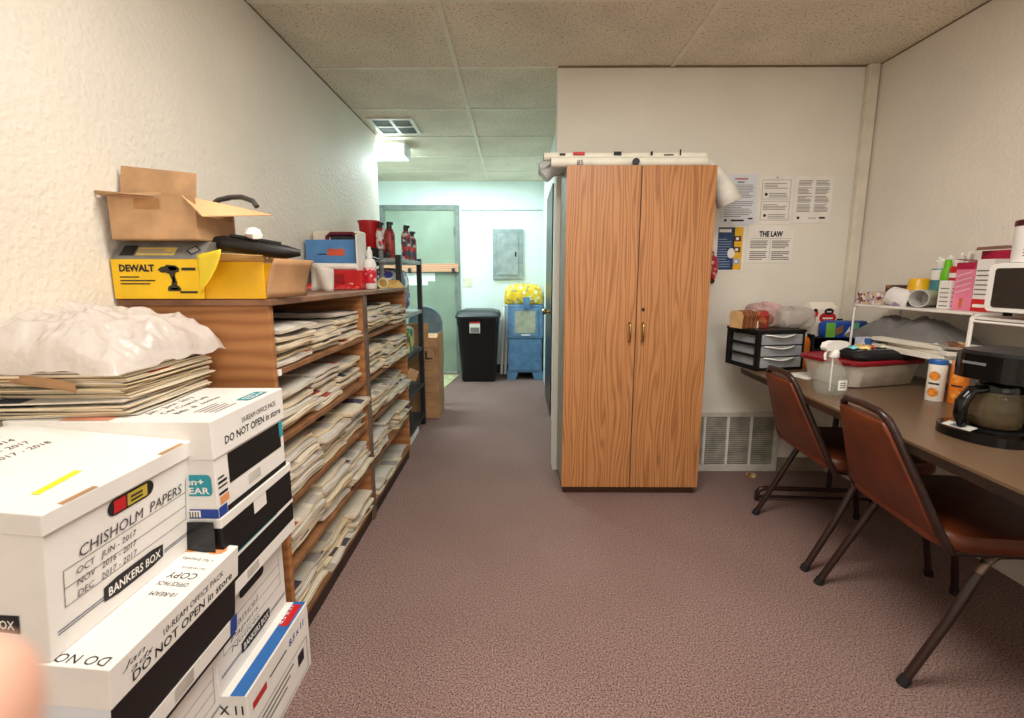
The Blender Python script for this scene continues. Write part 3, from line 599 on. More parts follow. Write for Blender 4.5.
# stack B: beside the bookcase end
B4 = carton('paper_carton', 'lowest carton of the stack beside the bookcase, with a blue stripe lid', (-.645, .918, 0), 0, .43, .312, .215, 0, W_, W_, 0)
m = MB(); m.quad((-.004, .0, .2152), Y, NX, .312, .036, 0, .0006); m.quad((-.010, .215, .2155), Y, NX, .085, .026, 1, .0008); m.build('blue_stripe', [M['blue_band'], M['red']], B4)
text('8.5 x 11', B4, (-.030, .222, .2162), Y, NX, .02, M['paper'], fit=.07)
text('8.5 x 11', B4, (0, .195, .165), Y, Z, .028, M['blue'], fit=.085, shear=.1, bold=.02)
m = MB(); m.quad((0, .02, .155), Y, Z, .06, .02, 0, .001); m.quad((0, .095, .168), Y, Z, .085, .005, 1, .001); m.quad((0, .02, .115), Y, Z, .27, .0018, 1, .001); m.quad((0, .02, .012), Y, Z, .27, .0018, 1, .001); m.quad((0, .02, .012), Y, Z, .0018, .104, 1, .001); m.quad((0, .29, .012), Y, Z, .0018, .104, 1, .001); m.quad((0, .235, .06), Y, Z, .035, .038, 2, .001)
for k in range(3): m.quad((0, .05, .095-.018*k), Y, Z, .16-.02*k, .007, 3, .001)
m.build('printed_panel', [M['red'], M['ink'], M['ink'], M['grey_ink']], B4)
text('8.5 X 11', B4, (-.115, 0, .165), X, Z, .034, M['ink'], fit=.105, bold=.02)
m = MB(); m.quad((-.1, 0, .145), X, Z, .08, .006, 0, .001); m.build('print_line', M['ink'], B4)
B3 = carton('record_box', 'white record box second from the bottom of the stack beside the bookcase', (-.706, .915, .2155), 0, .40, .31, .252, .03, W_, W_, 0, .0)
boxlines(B3, .15, .31); stadium_decal(B3, (0, .155, .19), Y, Z, .11, .028, M['ink'], 'handle_hole')
m = MB(); m.quad((0, .04, .222), Y, Z, .09, .012, 0, .001); m.quad((0, .20, .222), Y, Z, .09, .012, 0, .001); m.build('lid_shadow_print', M['ink'], B3)
for k in range(3): text(('Cancel', 'Papers', 'Notices')[k], B3, (0, .05, .122-.026*k), Y, Z, .02, M['grey_ink'], name='handwriting', shear=.2, fit=.12)
B2 = carton('paper_carton', 'black-sided carton third from the bottom of the stack beside the bookcase', (-.660, .915, .468), 0, .44, .305, .208, .024, M['black_card'], W_, 0, .002)
m = MB(); m.quad((0, .0, .0), Y, Z, .305, .034, 0, .001); m.quad((0, .0, .087), Y, Z, .305, .010, 0, .001); m.quad((0, .12, .15), Y, Z, .055, .036, 0, .001); m.quad((0, .02, .095), Y, Z, .2, .003, 1, .0014); m.quad((0, .07, .006), Y, Z, .05, .022, 2, .0014); m.quad((0, .0, .01), Y, Z, .016, .05, 3, .0016); m.build('white_bands', [W_, M['teal'], mat('pale_print2', (186, 180, 172), .7), M['blue']], B2)
gb = MB()
def bagfold(u, v): 
    a = u*.32-.33; z = .205*v; return (a, -.006-.010*(.5+.5*noise.noise(Vector((u*5, v*6, 2)))), z)
gb.grid(bagfold, 14, 8); gb.build('black_plastic_wrap', mat('black_film', (16, 16, 18), .22, var=.1), B2, smooth=80)
B1 = carton('paper_carton', 'white 10-ream paper carton with teal logo on top of the stack beside the bookcase', (-.662, .914, .677), 0, .445, .288, .226, .088, W_, W_, 0)
side_text(B1, .288, .160, sz=.026)
m = MB(); m.quad((0, .045, .062), Y, Z, .225, .072, 0, .0012); m.quad((0, .006, .05), Y, Z, .03, .006, 0, .001); m.quad((0, .006, .066), Y, Z, .03, .004, 0, .001); m.quad((0, .006, .076), Y, Z, .03, .006, 0, .001); m.quad((0, .006, .088), Y, Z, .022, .004, 0, .001)
m.quad((0, .115, .025), Y, Z, .05, .026, 1, .001); m.quad((0, .008, .028), Y, Z, .03, .018, 2, .001); m.quad((0, 0, .0), Y, Z, .028, .024, 3, .0012); m.quad((0, .03, .0), Y, Z, .258, .014, 0, .001); m.quad((0, .265, .09), Y, Z, .018, .044, 4, .0014); m.build('printed_panel', [M['black_card'], mat('pale_print3', (196, 190, 182), .7), M['orange'], M['blue'], M['teal']], B1)
def teal_logo(o, org, r, u, w, h):
    q = MB(); face_poly(q, rrect(w, h, h*.2), org, r, u, 0, .0012); lp = q.build('logo_patch', M['teal'], o)
    R_, U_ = Vector(r), Vector(u); og = Vector(org)
    text('pen+', o, og-R_*w*.42+U_*h*.04, r, u, h*.42, M['paper'], bold=.02, fit=w*.7, off=.002); text('GEAR', o, og-R_*w*.42-U_*h*.38, r, u, h*.42, M['paper'], bold=.02, fit=w*.84, off=.002)
teal_logo(B1, (-.048, 0, .078), X, Z, .078, .05)
m = MB(); m.quad((-.445, 0, 0), X, Z, .445, .022, 0, .001); m.quad((-.13, 0, .003), X, Z, .09, .016, 1, .0014)
for k in range(14): m.quad((-.125+.006*k, 0, .003), X, Z, .0025, .013, 2, .0018)
m.build('blue_band', [M['blue'], M['paper'], M['ink']], B1)
teal_logo(B1, (-.028, .205, .226), Y, NX, .085, .036)
for k, s in enumerate(('Chisholm  -  Paper', 'Jan - June  2013', 'City Council ads', 'Bills  &  notices')): text(s, B1, (-.20+.032*k, .045, .226), Y, NX, .022, M['pen'], name='handwriting', shear=.25, fit=.15)
m = MB()
for k in range(5): m.quad((-.075+.012*k, .06, .226), Y, NX, .08-.012*(k % 2), .004, 0, .001)
m.quad((-.33, .0, .226), X, Y, .11, .03, 1, .001); m.build('small_print', [M['grey_ink'], mat('salmon_print', (220, 150, 120), .6)], B1)
# newspaper pile under the plastic bag
rn = random.Random(5); zz = .9045; pc = (-.86, 1.075)
k = 0
npile = 0
while zz < 1.008:
    kk = rn.randrange(9)
    zz += put_paper(kk, (-.865+rn.uniform(-.016, .010), 1.085+rn.uniform(-.009, .009), zz), (0, 0, math.radians(3+rn.uniform(-4, 4))), 'old newspaper in the pile under the white plastic bag', 'newspapers piled on the carton')*.245; npile += 1
# slim the pile copies so that they read as thin papers
for o in list(C.objects):
    if o.get('group') == 'newspapers piled on the carton': o.scale = (.70, 1.16, .24)
strap = MB()
def st_fn(u, v):
    y = .955+.0*u; x = -1.145+.20*u; z = .985+.028*(1-u)**.5*0+.006*math.sin(u*3)+.022*v-.028*(u)**2*0
    return (x, .926-.012*u+.004*math.sin(u*9), z-.022*u)
strap.grid(st_fn, 10, 1)
tag(strap.build('kraft_paper_strip', M['kraft'], smooth=60, solid=.0015), 'tan paper strip looped around the front of the newspaper pile', 'paper strip')
bag = MB()
def bag_fn(u, v):
    x = -1.143+.30*u; y = .905+.365*v
    e = (1-(abs(2*u-1.0)**3.2 if u > .35 else 0))*(1-abs(2*v-1)**3.0)
    e = max(0, e)**.55
    q = Vector((x*7, y*7, .3)); wr_ = 0
    for s, a in ((1.0, .024), (2.3, .018), (5.0, .008)): wr_ += a*(1-2.2*abs(noise.noise(q*s)))
    z = 1.012+.098*e*(1.0-.28*u)+wr_*(.35+.65*e)
    if v < .02 or u > .98 or v > .98: z -= .012
    return (x+.012*noise.noise(Vector((y*12, 3, 1)))*u, y+.014*noise.noise(Vector((x*12, 8, 1))), max(z, 1.006))
bag.grid(bag_fn, 70, 80)
tag(bag.build('plastic_bag', film('white_bag_film', (240, 232, 226), .2, .16), smooth=180), 'crumpled translucent white plastic bag lying over the newspaper pile', 'plastic bag')
# ================================================================ on top of the bookcase
TZ = 1.15
dw = thing('tool_carton', 'yellow and silver cordless drill carton with curled open flap at the near bookcase end', 'box', (-1.143, 1.255, TZ+.001))
yl = mat('dewalt_yellow', (238, 192, 20), .45, var=.03)
MB().b2(0, .255, 0, .19, 0, .112).build('body', yl, dw, bevel=.0015)
lidm = MB(); lidm.add([(0, 0, .112), (.255, 0, .112), (.268, .035, .162), (.012, .035, .162), (0, .19, .112), (.255, .19, .112), (.268, .19, .162), (.012, .19, .162)], [(0, 1, 2, 3), (5, 4, 7, 6), (3, 2, 6, 7), (4, 0, 3, 7), (1, 5, 6, 2)])
lidm.build('silver_lid', mat('silver_print', (120, 118, 114), .35, var=.12), dw)
text('DEWALT', dw, (.022, 0, .078), X, Z, .026, M['ink'], bold=.045, fit=.10)
R1, U1 = Vector(X), Vector((.09, .57, .82)).normalized()
q = MB(); O1 = Vector((0, 0, .112))
q.quad(O1+U1*.012+R1*.02, X, U1, .04, .035, 0, .001); q.quad(O1+U1*.012+R1*.066, X, U1, .11, .028, 1, .001)
face_poly(q, [(-.022, 0), (0, -.017), (.022, 0), (0, .017)], O1+U1*.03+R1*.225, X, U1, 0, .001); face_poly(q, [(-.016, 0), (0, -.012), (.016, 0), (0, .012)], O1+U1*.03+R1*.225, X, U1, 2, .0014)
for a in (0, .028): q.quad(O1+U1*(.02+a*.3)+R1*.07, X, U1, .10-a, .004, 2, .0015)
q.build('lid_print', [M['ink'], mat('gold_ink', (206, 180, 96), .5), mat('silver2', (150, 148, 142), .4)], dw)
q = MB()
for zz_, w_ in ((.060, .055), (.050, .10), (.041, .085)): q.quad((.022, 0, zz_), X, Z, w_, .0035, 0, .001)
q.quad((.20, 0, .080), X, Z, .04, .008, 0, .001); q.quad((.19, 0, .016), X, Z, .05, .006, 0, .001)
def dp_(pts, mi): face_poly(q, [(a*.001, b*.001) for a, b in pts], (.132, 0, .012), X, Z, mi, .0012)
dp_([(0, 70), (10, 78), (22, 80), (26, 84), (52, 82), (62, 74), (60, 64), (50, 62), (48, 52), (52, 34), (52, 26), (34, 26), (38, 40), (32, 58), (22, 62), (10, 62)], 0)
dp_([(30, 80), (50, 79), (58, 73), (50, 68), (34, 68)], 1); dp_([(24, 10), (60, 10), (62, 18), (54, 26), (30, 26), (24, 20)], 0); dp_([(32, 14), (54, 14), (55, 19), (34, 19)], 1); dp_([(40, 52), (45, 52), (47, 34), (41, 34)], 1)
q.build('drill_picture', [mat('print_black', (40, 36, 20), .5), mat('print_ochre', (206, 168, 40), .5)], dw)
yi = mat('yellow_side', (226, 172, 26), .5, var=.04)
MB().b2(.257, .428, .006, .012, 0, .105).b2(.257, .428, .184, .19, 0, .105).b2(.257, .428, .012, .184, 0, .004).build('open_end', yi, dw, bevel=.001)
fl = MB()
def flap(u, v):
    w_ = .095*(1-v**2*.15); return (.250+.105*u*(1-.55*(1-v)**1.6), -.004-.055*u+.0*v, .018+.105*v+.012*u)
fl.grid(flap, 8, 8); fl.build('curled_flap', mat('flap_yellow', (248, 222, 50), .5, var=.02), dw, smooth=80, solid=.0015)
cf = MB()
def cfl(u, v): return (.430+.035*math.sin(u*1.6)+.03*v*v, .010+.17*u, .002+.112*v)
cf.grid(cfl, 10, 6); cf.build('end_flap', M['kraft'], dw, smooth=80, solid=.002)
ff = MB(); ff.add([(.26, .01, .106), (.43, .01, .106), (.45, -.03, .120), (.30, -.015, .128)], [(0, 1, 2, 3)]); ff.build('top_flap', mat('flap_tan', (200, 160, 104), .7), dw, solid=.002)
# open brown box
ob = thing('cardboard_box', 'open brown cardboard box with raised flaps sitting on the drill carton', 'cardboard box', (-1.12, 1.245, TZ+.1645), rot=(0, 0, math.radians(2)))
kr = mat('kraft_bright', (190, 150, 110), .8, var=.08)
wl_ = .12
bx_ = MB(); bx_.b2(0, .235, 0, .004, 0, wl_).b2(0, .235, .176, .18, 0, wl_).b2(0, .004, .004, .176, 0, wl_).b2(.231, .235, .004, .176, 0, wl_-.05).b2(0, .235, 0, .18, 0, .004)
bx_.build('body', kr, ob)
MB().add([(-.02, .0, wl_), (-.03, .05, wl_+.012), (.13, .02, wl_+.012), (.14, 0, wl_)], [(0, 1, 2, 3)]).add([(-.022, .0, wl_+.002), (-.085, .01, wl_+.018), (.06, -.025, wl_+.002), (.13, 0, wl_)], [(0, 1, 2, 3)]).build('front_flap', kr, ob, solid=.003)
MB().add([(-.012, .06, wl_), (.20, .06, wl_-.002), (.198, .075, wl_+.075), (-.012, .075, wl_+.095)], [(0, 1, 2, 3)]).build('rear_flap', kr, ob, solid=.003)
MB().add([(.2, .0, wl_), (.235, .18, wl_), (.365, .16, wl_-.03), (.265, -.02, wl_-.058)], [(0, 1, 2, 3)]).build('side_flap', mat('kraft_light', (214, 172, 124), .8, var=.05), ob, solid=.003)
MB().quad((.07, 0, .085), X, Z, .07, .028, 0, .001).build('tape', mat('tape_tan', (170, 122, 76), .5), ob)
hs = MB().tube([(-.97, 1.44, 1.40), (-.965, 1.44, 1.44), (-.94, 1.44, 1.455), (-.90, 1.44, 1.463), (-.86, 1.43, 1.462), (-.82, 1.42, 1.448), (-.806, 1.415, 1.43)], .008, 10).build('black_hose', mat('hose_grey', (74, 72, 68), .4), smooth=60)
tag(hs, 'dark grey hose curving out of the open brown box', 'hose')
rz_ = thing('folded_umbrella', 'black padded tool case lying across the open drill carton', 'tool case', (-.86, 1.33, 1.29))
MB().tube([(-.045, 0, .028), (.0, .0, .022), (.08, .01, .008), (.16, .03, -.002), (.20, .045, -.004)], .02, 12, 0, False, True, [.012, .024, .022, .022, .010]).build('padded_body', mat('black_leather', (26, 25, 24), .45, var=.15), rz_, smooth=60)
MB().tube([(.02, -.006, .044), (.08, .006, .034), (.15, .03, .022)], .006, 8).build('strap', M['matte_black'], rz_, smooth=60)
rz_.name = 'padded_case'
cr = MB(); cr.lathe([(0, -.02), (.02, -.012), (.026, 0), (.018, .016), (0, .022)], 10)
for i, v in enumerate(cr.v): cr.v[i] = tuple(Vector(v)*(1+.35*noise.noise(Vector(v)*60)))
o = cr.build('crumpled_tissue', M['paper'], smooth=30); o.location = (-.78, 1.345, 1.338); tag(o, 'small crumpled white tissue resting on the black padded case', 'tissue')
sb = thing('small_cardboard_box', 'small brown box with torn top behind the drill carton', 'cardboard box', (-.985, 1.86, TZ+.001))
MB().b2(-.05, .05, -.03, .05, 0, .135).build('body', M['kraft'], sb, bevel=.002)
tp = MB()
for k in range(5): tp.b2(-.05+.02*k, -.035+.02*k, -.031, -.027, .135, .150)
tp.b2(-.05, .05, -.032, -.027, .125, .137).build('torn_edge', M['kraft_in'], sb)
wf = MB()
def wfn(u, v): return (.10*u, .012*math.sin(u*6+v*2), .13*v*(1-.25*u))
wf.grid(wfn, 8, 6); o = wf.build('grey_plastic_sheet', mat('grey_sheet', (196, 190, 180), .6, var=.06), smooth=80, solid=.002); o.location = (-.90, 1.95, TZ+.001); tag(o, 'pale grey plastic sheet standing between the drill carton and the red bag', 'plastic sheet')
dg_ = MB().b2(-.03, .03, -.02, .02, 0, .018).build('black_clip', M['black'], bevel=.004); dg_.location = (-.80, 1.62, TZ+.001); tag(dg_, 'small black clip on the bookcase top under the tan flap', 'clip')
# group of things around y 2.0
cc = thing('cream_case', 'cream storage case with dark red handle behind the blue box', 'case', (-.985, 2.50, TZ+.001))
MB().b2(-.145, .125, 0, .10, 0, .318).build('body', mat('cream_plastic', (222, 212, 190), .5, var=.04), cc, bevel=.012, seg=3)
MB().tube([(-.055, -.012, .24), (-.055, -.012, .285), (-.035, -.012, .302), (.09, -.012, .302), (.11, -.012, .285), (.11, -.012, .24)], .011, 8).build('handle', mat('maroon', (96, 24, 38), .4), cc, smooth=50)
MB().b2(-.04, .095, -.006, 0, .23, .292).build('handle_recess', M['dark_metal'], cc, bevel=.003)
bl = thing('blue_box', 'blue box with an orange-red label in front of the cream case', 'box', (-.985, 2.41, TZ+.102))
MB().b2(-.145, .14, 0, .075, 0, .162).build('body', mat('sky_blue_card', (84, 136, 190), .5, var=.05), bl, bevel=.003)
q = MB(); face_poly(q, rrect(.095, .036, .01), (.02, 0, .095), X, Z, 0, .001); q.quad((-.08, 0, .082), X, Z, .05, .006, 1, .001); q.build('label', [mat('coral_print', (206, 88, 62), .5), M['ink']], bl)
rdw = thing('red_carton', 'red and white carton bag standing below the blue box', 'carton', (-.955, 2.34, TZ+.001))
MB().b2(-.11, .145, 0, .145, 0, .10).build('body', M['red'], rdw, bevel=.004)
q = MB(); q.quad((-.11, 0, 0), X, Z, .018, .082, 0, .001); q.quad((.06, 0, .022), X, Z, .04, .010, 0, .001); q.quad((-.06, 0, .018), X, Z, .03, .012, 1, .001)
q.quad((.0, 0, .03), X, Z, .055, .05, 2, .0012); q.build('print', [M['paper'], M['orange'], mat('dark_red', (150, 22, 28), .5)], rdw)
cb_ = MB()
def cbf(u, v): return (-.13+.27*u, -.025-.025*v+.006*math.sin(u*20), .002+.030*(1-v)*(.6+.4*math.sin(u*9+1)))
cb_.grid(cbf, 20, 3); cb_.build('crumpled_edge', blotch('red_crumple', [(196, 30, 36), (170, 24, 30), (226, 90, 80), (200, 40, 44)], 40), rdw, smooth=40, solid=.002)
wr2 = thing('white_roll', 'flattened white paper roll lying on the red carton', 'paper roll', (-1.11, 2.388, TZ+.118))
MB().tube([(0, -.02, .004), (.275, -.022, .001)], .018, 12).build('roll', M['paper'], wr2, smooth=40); MB().tube([(-.03, -.015, .012), (.002, -.02, .006)], .012, 10).build('black_end', M['black'], wr2, smooth=40)
pp_ = MB().b2(-.004, .004, 0, .13, 0, .285).build('white_board', M['white_card'], bevel=.001); pp_.location = (-.832, 2.35, TZ+.001); tag(pp_, 'thin white board standing on edge right of the red carton', 'board')
sbt = thing('white_bottle', 'white spray bottle with a red label at the middle of the bookcase top', 'bottle', (-.795, 2.44, TZ+.001))
MB().lathe([(.03, 0), (.034, .006), (.034, .13), (.026, .155), (.014, .165), (.014, .175)], 20).build('body', M['white_plastic'], sbt, smooth=40)
MB().lathe([(.0155, .165), (.0155, .205), (.009, .212), (.008, .225), (0, .228)], 16).build('cap', M['white_plastic'], sbt, smooth=40)
MB().lathe([(.0346, .03), (.0346, .115)], 20).build('label', blotch('red_label', [(200, 30, 50), (200, 30, 50), (222, 60, 70), (236, 200, 200)], 60), sbt, smooth=60)
ev = MB(); ev.add([(0, 0, 0), (.16, .0, 0), (.17, .22, .0), (0, .24, 0), (0, 0, .012), (.16, 0, .008), (.13, .22, .045), (0, .24, .05)], [(3, 2, 1, 0), (4, 5, 6, 7), (0, 1, 5, 4), (1, 2, 6, 5), (2, 3, 7, 6), (3, 0, 4, 7)])
o = ev.build('manila_envelope', mat('manila', (222, 168, 74), .7, var=.05), bevel=.002); o.location = (-.87, 2.60, TZ+.001); tag(o, 'orange-yellow padded envelope at the far end of the bookcase top', 'envelope')
dl = thing('cordless_drill', 'black cordless drill standing by the far end of the bookcase top', 'drill', (-.86, 2.555, TZ+.001))
MB().b2(-.05, .045, -.03, .03, 0, .045).build('battery', M['black'], dl, bevel=.006)
MB().tube([(0, 0, .04), (.008, 0, .13)], .019, 10).build('grip', M['matte_black'], dl, smooth=50)
MB().tube([(-.075, 0, .165), (-.05, 0, .16), (.05, 0, .15), (.085, 0, .148)], .03, 12, 0, False, True, [.022, .031, .030, .018]).build('motor_housing', M['black'], dl, smooth=50)
MB().tube([(.082, 0, .148), (.115, 0, .146)], .012, 10).build('chuck', M['grey_plastic'], dl, smooth=50)
tl = thing('yellow_tape_roll', 'small pale tape roll beside the black drill', 'tape', (-.77, 2.585, TZ+.028))
MB().tube([(.028*math.cos(a*PI/8), 0, .028*math.sin(a*PI/8)) for a in range(16)], .008, 8, 0, True).build('ring', mat('pale_tape', (214, 200, 150), .5), tl, smooth=60)
gp = MB().tube([(0, 0, 0), (0, .01, .17)], .014, 10).build('grey_cylinder', M['grey_plastic'], smooth=50); gp.location = (-.80, 2.66, TZ+.05); gp.name = 'caulk_tube'; tag(gp, 'grey tube standing behind the drill at the bookcase end', 'tube')
# ================================================================ dark metal shelf beyond the bookcase
mx0, mx1, my0, my1 = -1.14, -.765, 2.93, 3.55
ms = thing('metal_shelf_unit', 'dark grey metal shelf unit past the end of the wooden bookcase', 'shelf unit', (mx0, my0, 0))
for x in (0, mx1-mx0):
    for y in (0, my1-my0): MB().b2(x-.018, x+.018, y-.018, y+.018, 0, 1.36).build('post', M['dark_metal'], ms, bevel=.002)
for z in (1.34, .96, .66, .36, .10): MB().b2(-.015, mx1-mx0+.015, -.015, my1-my0+.015, z-.028, z).build('shelf', mat('shelf_metal_%d' % int(z*100), (150, 156, 154), .45, metal=.2) if z > .9 else M['dark_metal'], ms, bevel=.002)
def sprayer(lab, x, y, body, col, h=.23, r=.036, z=1.3405):
    o = thing('spray_can', lab, 'bottle', (x, y, z), 0, 'bottles on the metal shelf')
    MB().lathe([(r*.95, 0), (r, .006), (r, h*.68), (r*.7, h*.80), (r*.42, h*.84)], 18).build('body', body, o, smooth=40)
    MB().lathe([(r*.5, h*.83), (r*.5, h*.97), (r*.42, h), (0, h)], 14).build('cap', col, o, smooth=40)
    MB().b2(-.012, .028, -.011, .011, h*.92, h).build('nozzle', col, o, bevel=.003)
    return o
bA, bB, bC = blotch('bottle_print_white', [(226, 226, 222), (196, 50, 48), (232, 232, 228), (214, 214, 210)], 38), blotch('bottle_print_red', [(150, 40, 36), (168, 48, 40), (120, 28, 28), (160, 60, 46)], 30), blotch('bottle_print_mixed', [(60, 70, 96), (196, 60, 60), (206, 200, 196), (140, 48, 56), (44, 50, 70)], 45)
sprayer('white bottle with black cap beside the red cup on the metal shelf', -.935, 3.12, bA, M['black'], .25, .03)
sprayer('brown-red spray bottle with black cap on the metal shelf', -.865, 3.10, bB, M['black'], .25, .036)
sprayer('multicoloured bottle with black trigger at the right end of the metal shelf top', -.80, 3.30, bC, M['black'], .25, .036)
sprayer('second multicoloured bottle behind the right-end bottle on the metal shelf top', -.79, 3.44, bC, M['dark_metal'], .22, .034)
rc = thing('red_cup', 'big red plastic cup standing on the metal shelf top', 'cup', (-1.02, 3.16, 1.3405))
MB().lathe([(.045, 0), (.048, .004), (.075, .25), (.079, .25), (.079, .262), (.073, .262), (.044, .008), (0, .008)], 24).build('body', mat('cup_red', (186, 20, 24), .35, var=.04), rc, smooth=40)
MB().b2(.076, .088, -.02, .02, .21, .258).build('rim_tab', M['red'], rc, bevel=.003)
bt = thing('black_tool_tray', 'black angular plastic tray between the bookcase and the red cup', 'tray', (-.96, 2.985, 1.3405))
MB().prism([(-.10, .05), (.10, .0), (.12, .03), (.05, .065), (-.11, .075)], -.05, .06, 0, Matrix(((1, 0, 0, 0), (0, 0, 1, 0), (0, 1, 0, 0), (0, 0, 0, 1)))).build('body', M['black'], bt, bevel=.003); MB().b2(-.06, .08, -.04, .05, 0, .05).build('base', M['dark_metal'], bt, bevel=.003)
def sack(name, lab, cat, x0, x1, y0, y1, z0, z1, m, seed=0, am=.14):
    # crumpled bag: rounded box shape pushed in and out by ridged noise
    a, b_, c = (x1-x0)/2, (y1-y0)/2, (z1-z0)/2; q = MB(); mn = min(a, b_, c)
    def sp(t, e): return math.copysign(abs(t)**e, t)
    def fn(u, v):
        th, ph = 2*PI*u, PI*(v-.5); e = .6
        p = Vector((a*sp(math.cos(ph), e)*sp(math.cos(th), e), b_*sp(math.cos(ph), e)*sp(math.sin(th), e), c*sp(math.sin(ph), e)))
        w = Vector((math.cos(2*PI*u)*a, math.sin(2*PI*u)*b_, p.z))*(5/ (mn*8)) + Vector((seed, seed*2, 0))
        n = (1-2*abs(noise.noise(w)))*.6+(1-2*abs(noise.noise(w*2.3)))*.4
        d = p.normalized()*n*am*mn*1.2; r = p*.95+d
        return (max(-a, min(a, r.x)), max(-b_, min(b_, r.y)), max(0, r.z+c))
    q.grid(fn, 44, 22); o = q.build(name, m, smooth=70); o.location = ((x0+x1)/2, (y0+y1)/2, z0); return tag(o, lab, cat)
sack('patterned_bag', 'blue and white patterned bag on the second level of the metal shelf', 'bag', -1.03, -.775, 2.97, 3.35, .9605, 1.27, blotch('floral', [(40, 50, 110), (210, 212, 226), (60, 70, 140), (150, 80, 110), (220, 220, 226), (34, 40, 84)], 24), 3)
tag(MB().b2(-.95, -.775, 3.0, 3.3, .6605, .83).build('printed_carton', blotch('green_carton', [(52, 150, 84), (230, 200, 50), (30, 96, 60), (70, 110, 160)], 14), bevel=.003), 'green and yellow printed carton on the middle level of the metal shelf', 'box')
sack('clear_bag', 'clear plastic bag leaning on the green carton in the metal shelf', 'bag', -1.0, -.80, 3.32, 3.5, .6605, .84, mat('clear_bag_white', (206, 214, 212), .3, var=.1), 9)
sack('white_bag', 'crumpled white bag on the fourth level of the metal shelf', 'bag', -1.0, -.775, 2.98, 3.2, .3605, .58, mat('white_bag', (200, 196, 186), .5, var=.12), 5)
tg_ = MB(); tg_.add([(0, 0, 0), (.06, .02, -.03), (.085, .03, .04), (.025, .01, .07)], [(0, 1, 2, 3)]); o = tg_.build('cardboard_tag', kr, solid=.002); o.location = (-.76, 3.0, .52); tag(o, 'tan card tag sticking out of the metal shelf', 'tag')
sack('black_bundle', 'black cable bundle on the lowest level of the metal shelf', 'bundle', -1.0, -.785, 2.98, 3.3, .1005, .26, mat('black_bundle', (24, 24, 28), .6, var=.3), 12)
tag(MB().b2(-1.0, -.80, 3.0, 3.4, .3, .33).build('x', M['paper']) if False else MB().b2(-1.05, -.76, 3.0, 3.35, .0005, .05).build('flat_carton', M['white_card'], bevel=.003), 'flat white carton on the carpet below the metal shelf', 'box')
# ================================================================ folding table on the right
TA = math.radians(-3.3); TT = .732
tbx = thing('folding_table', 'long walnut-topped folding table against the right wall', 'table', (1.235, 2.40, 0), TA)
walnut = wood('walnut_laminate', [(0, (80, 60, 45)), (.4, (104, 82, 62)), (1, (120, 96, 75))], (7, .5, 7), (190, 3, 190), .3, 8, 2.2, fineamt=.6)
edgebr = mat('table_edge', (40, 28, 22), .4, var=.1)
def toworld(x, y): c, s = math.cos(TA), math.sin(TA); return (1.155+c*x-s*y, 2.40+s*x+c*y)
TW, TL = .76, 2.44
def tpoly(w_, l_, r, g=0):
    return [(x+TW/2, y-TL/2) for x, y in rrect(w_, l_, r)]
MB().prism(tpoly(TW, TL, .05), TT-.008, TT).build('tabletop', walnut, tbx, bevel=.002)
MB().prism(tpoly(TW+.004, TL+.004, .052), TT-.034, TT-.008).build('edge_band', edgebr, tbx)
MB().b2(.05, TW-.05, -TL+.06, -.06, TT-.055, TT-.034).build('apron', edgebr, tbx)
fr = mat('brown_enamel', (46, 28, 24), .32, var=.1)
for yy in (-.12, -TL+.22):
    lg = MB().tube([(.10, yy, .008), (.10, yy, .05), (.115, yy, .07), (.14, yy, .075), (.66, yy, .075), (.685, yy, .07), (.70, yy, .05), (.70, yy, .008)], .013, 10).build('leg', fr, tbx, smooth=50)
    MB().tube([(.12, yy, .028), (.68, yy, .028)], .008, 8).build('foot_bar', fr, lg, smooth=50)
    for xx in (.47, .60): MB().tube([(xx, yy, .07), (xx, yy, TT-.05)], .013, 10).build('post', fr, lg, smooth=50)
    MB().tube([(.53, yy, .35), (.53, yy-.30*(1 if yy > -1 else -1), TT-.05)], .008, 8).build('brace', fr, lg, smooth=50); MB().tube([(.47, yy, .35), (.60, yy, .35)], .010, 8).build('crossbar', fr, lg, smooth=50)
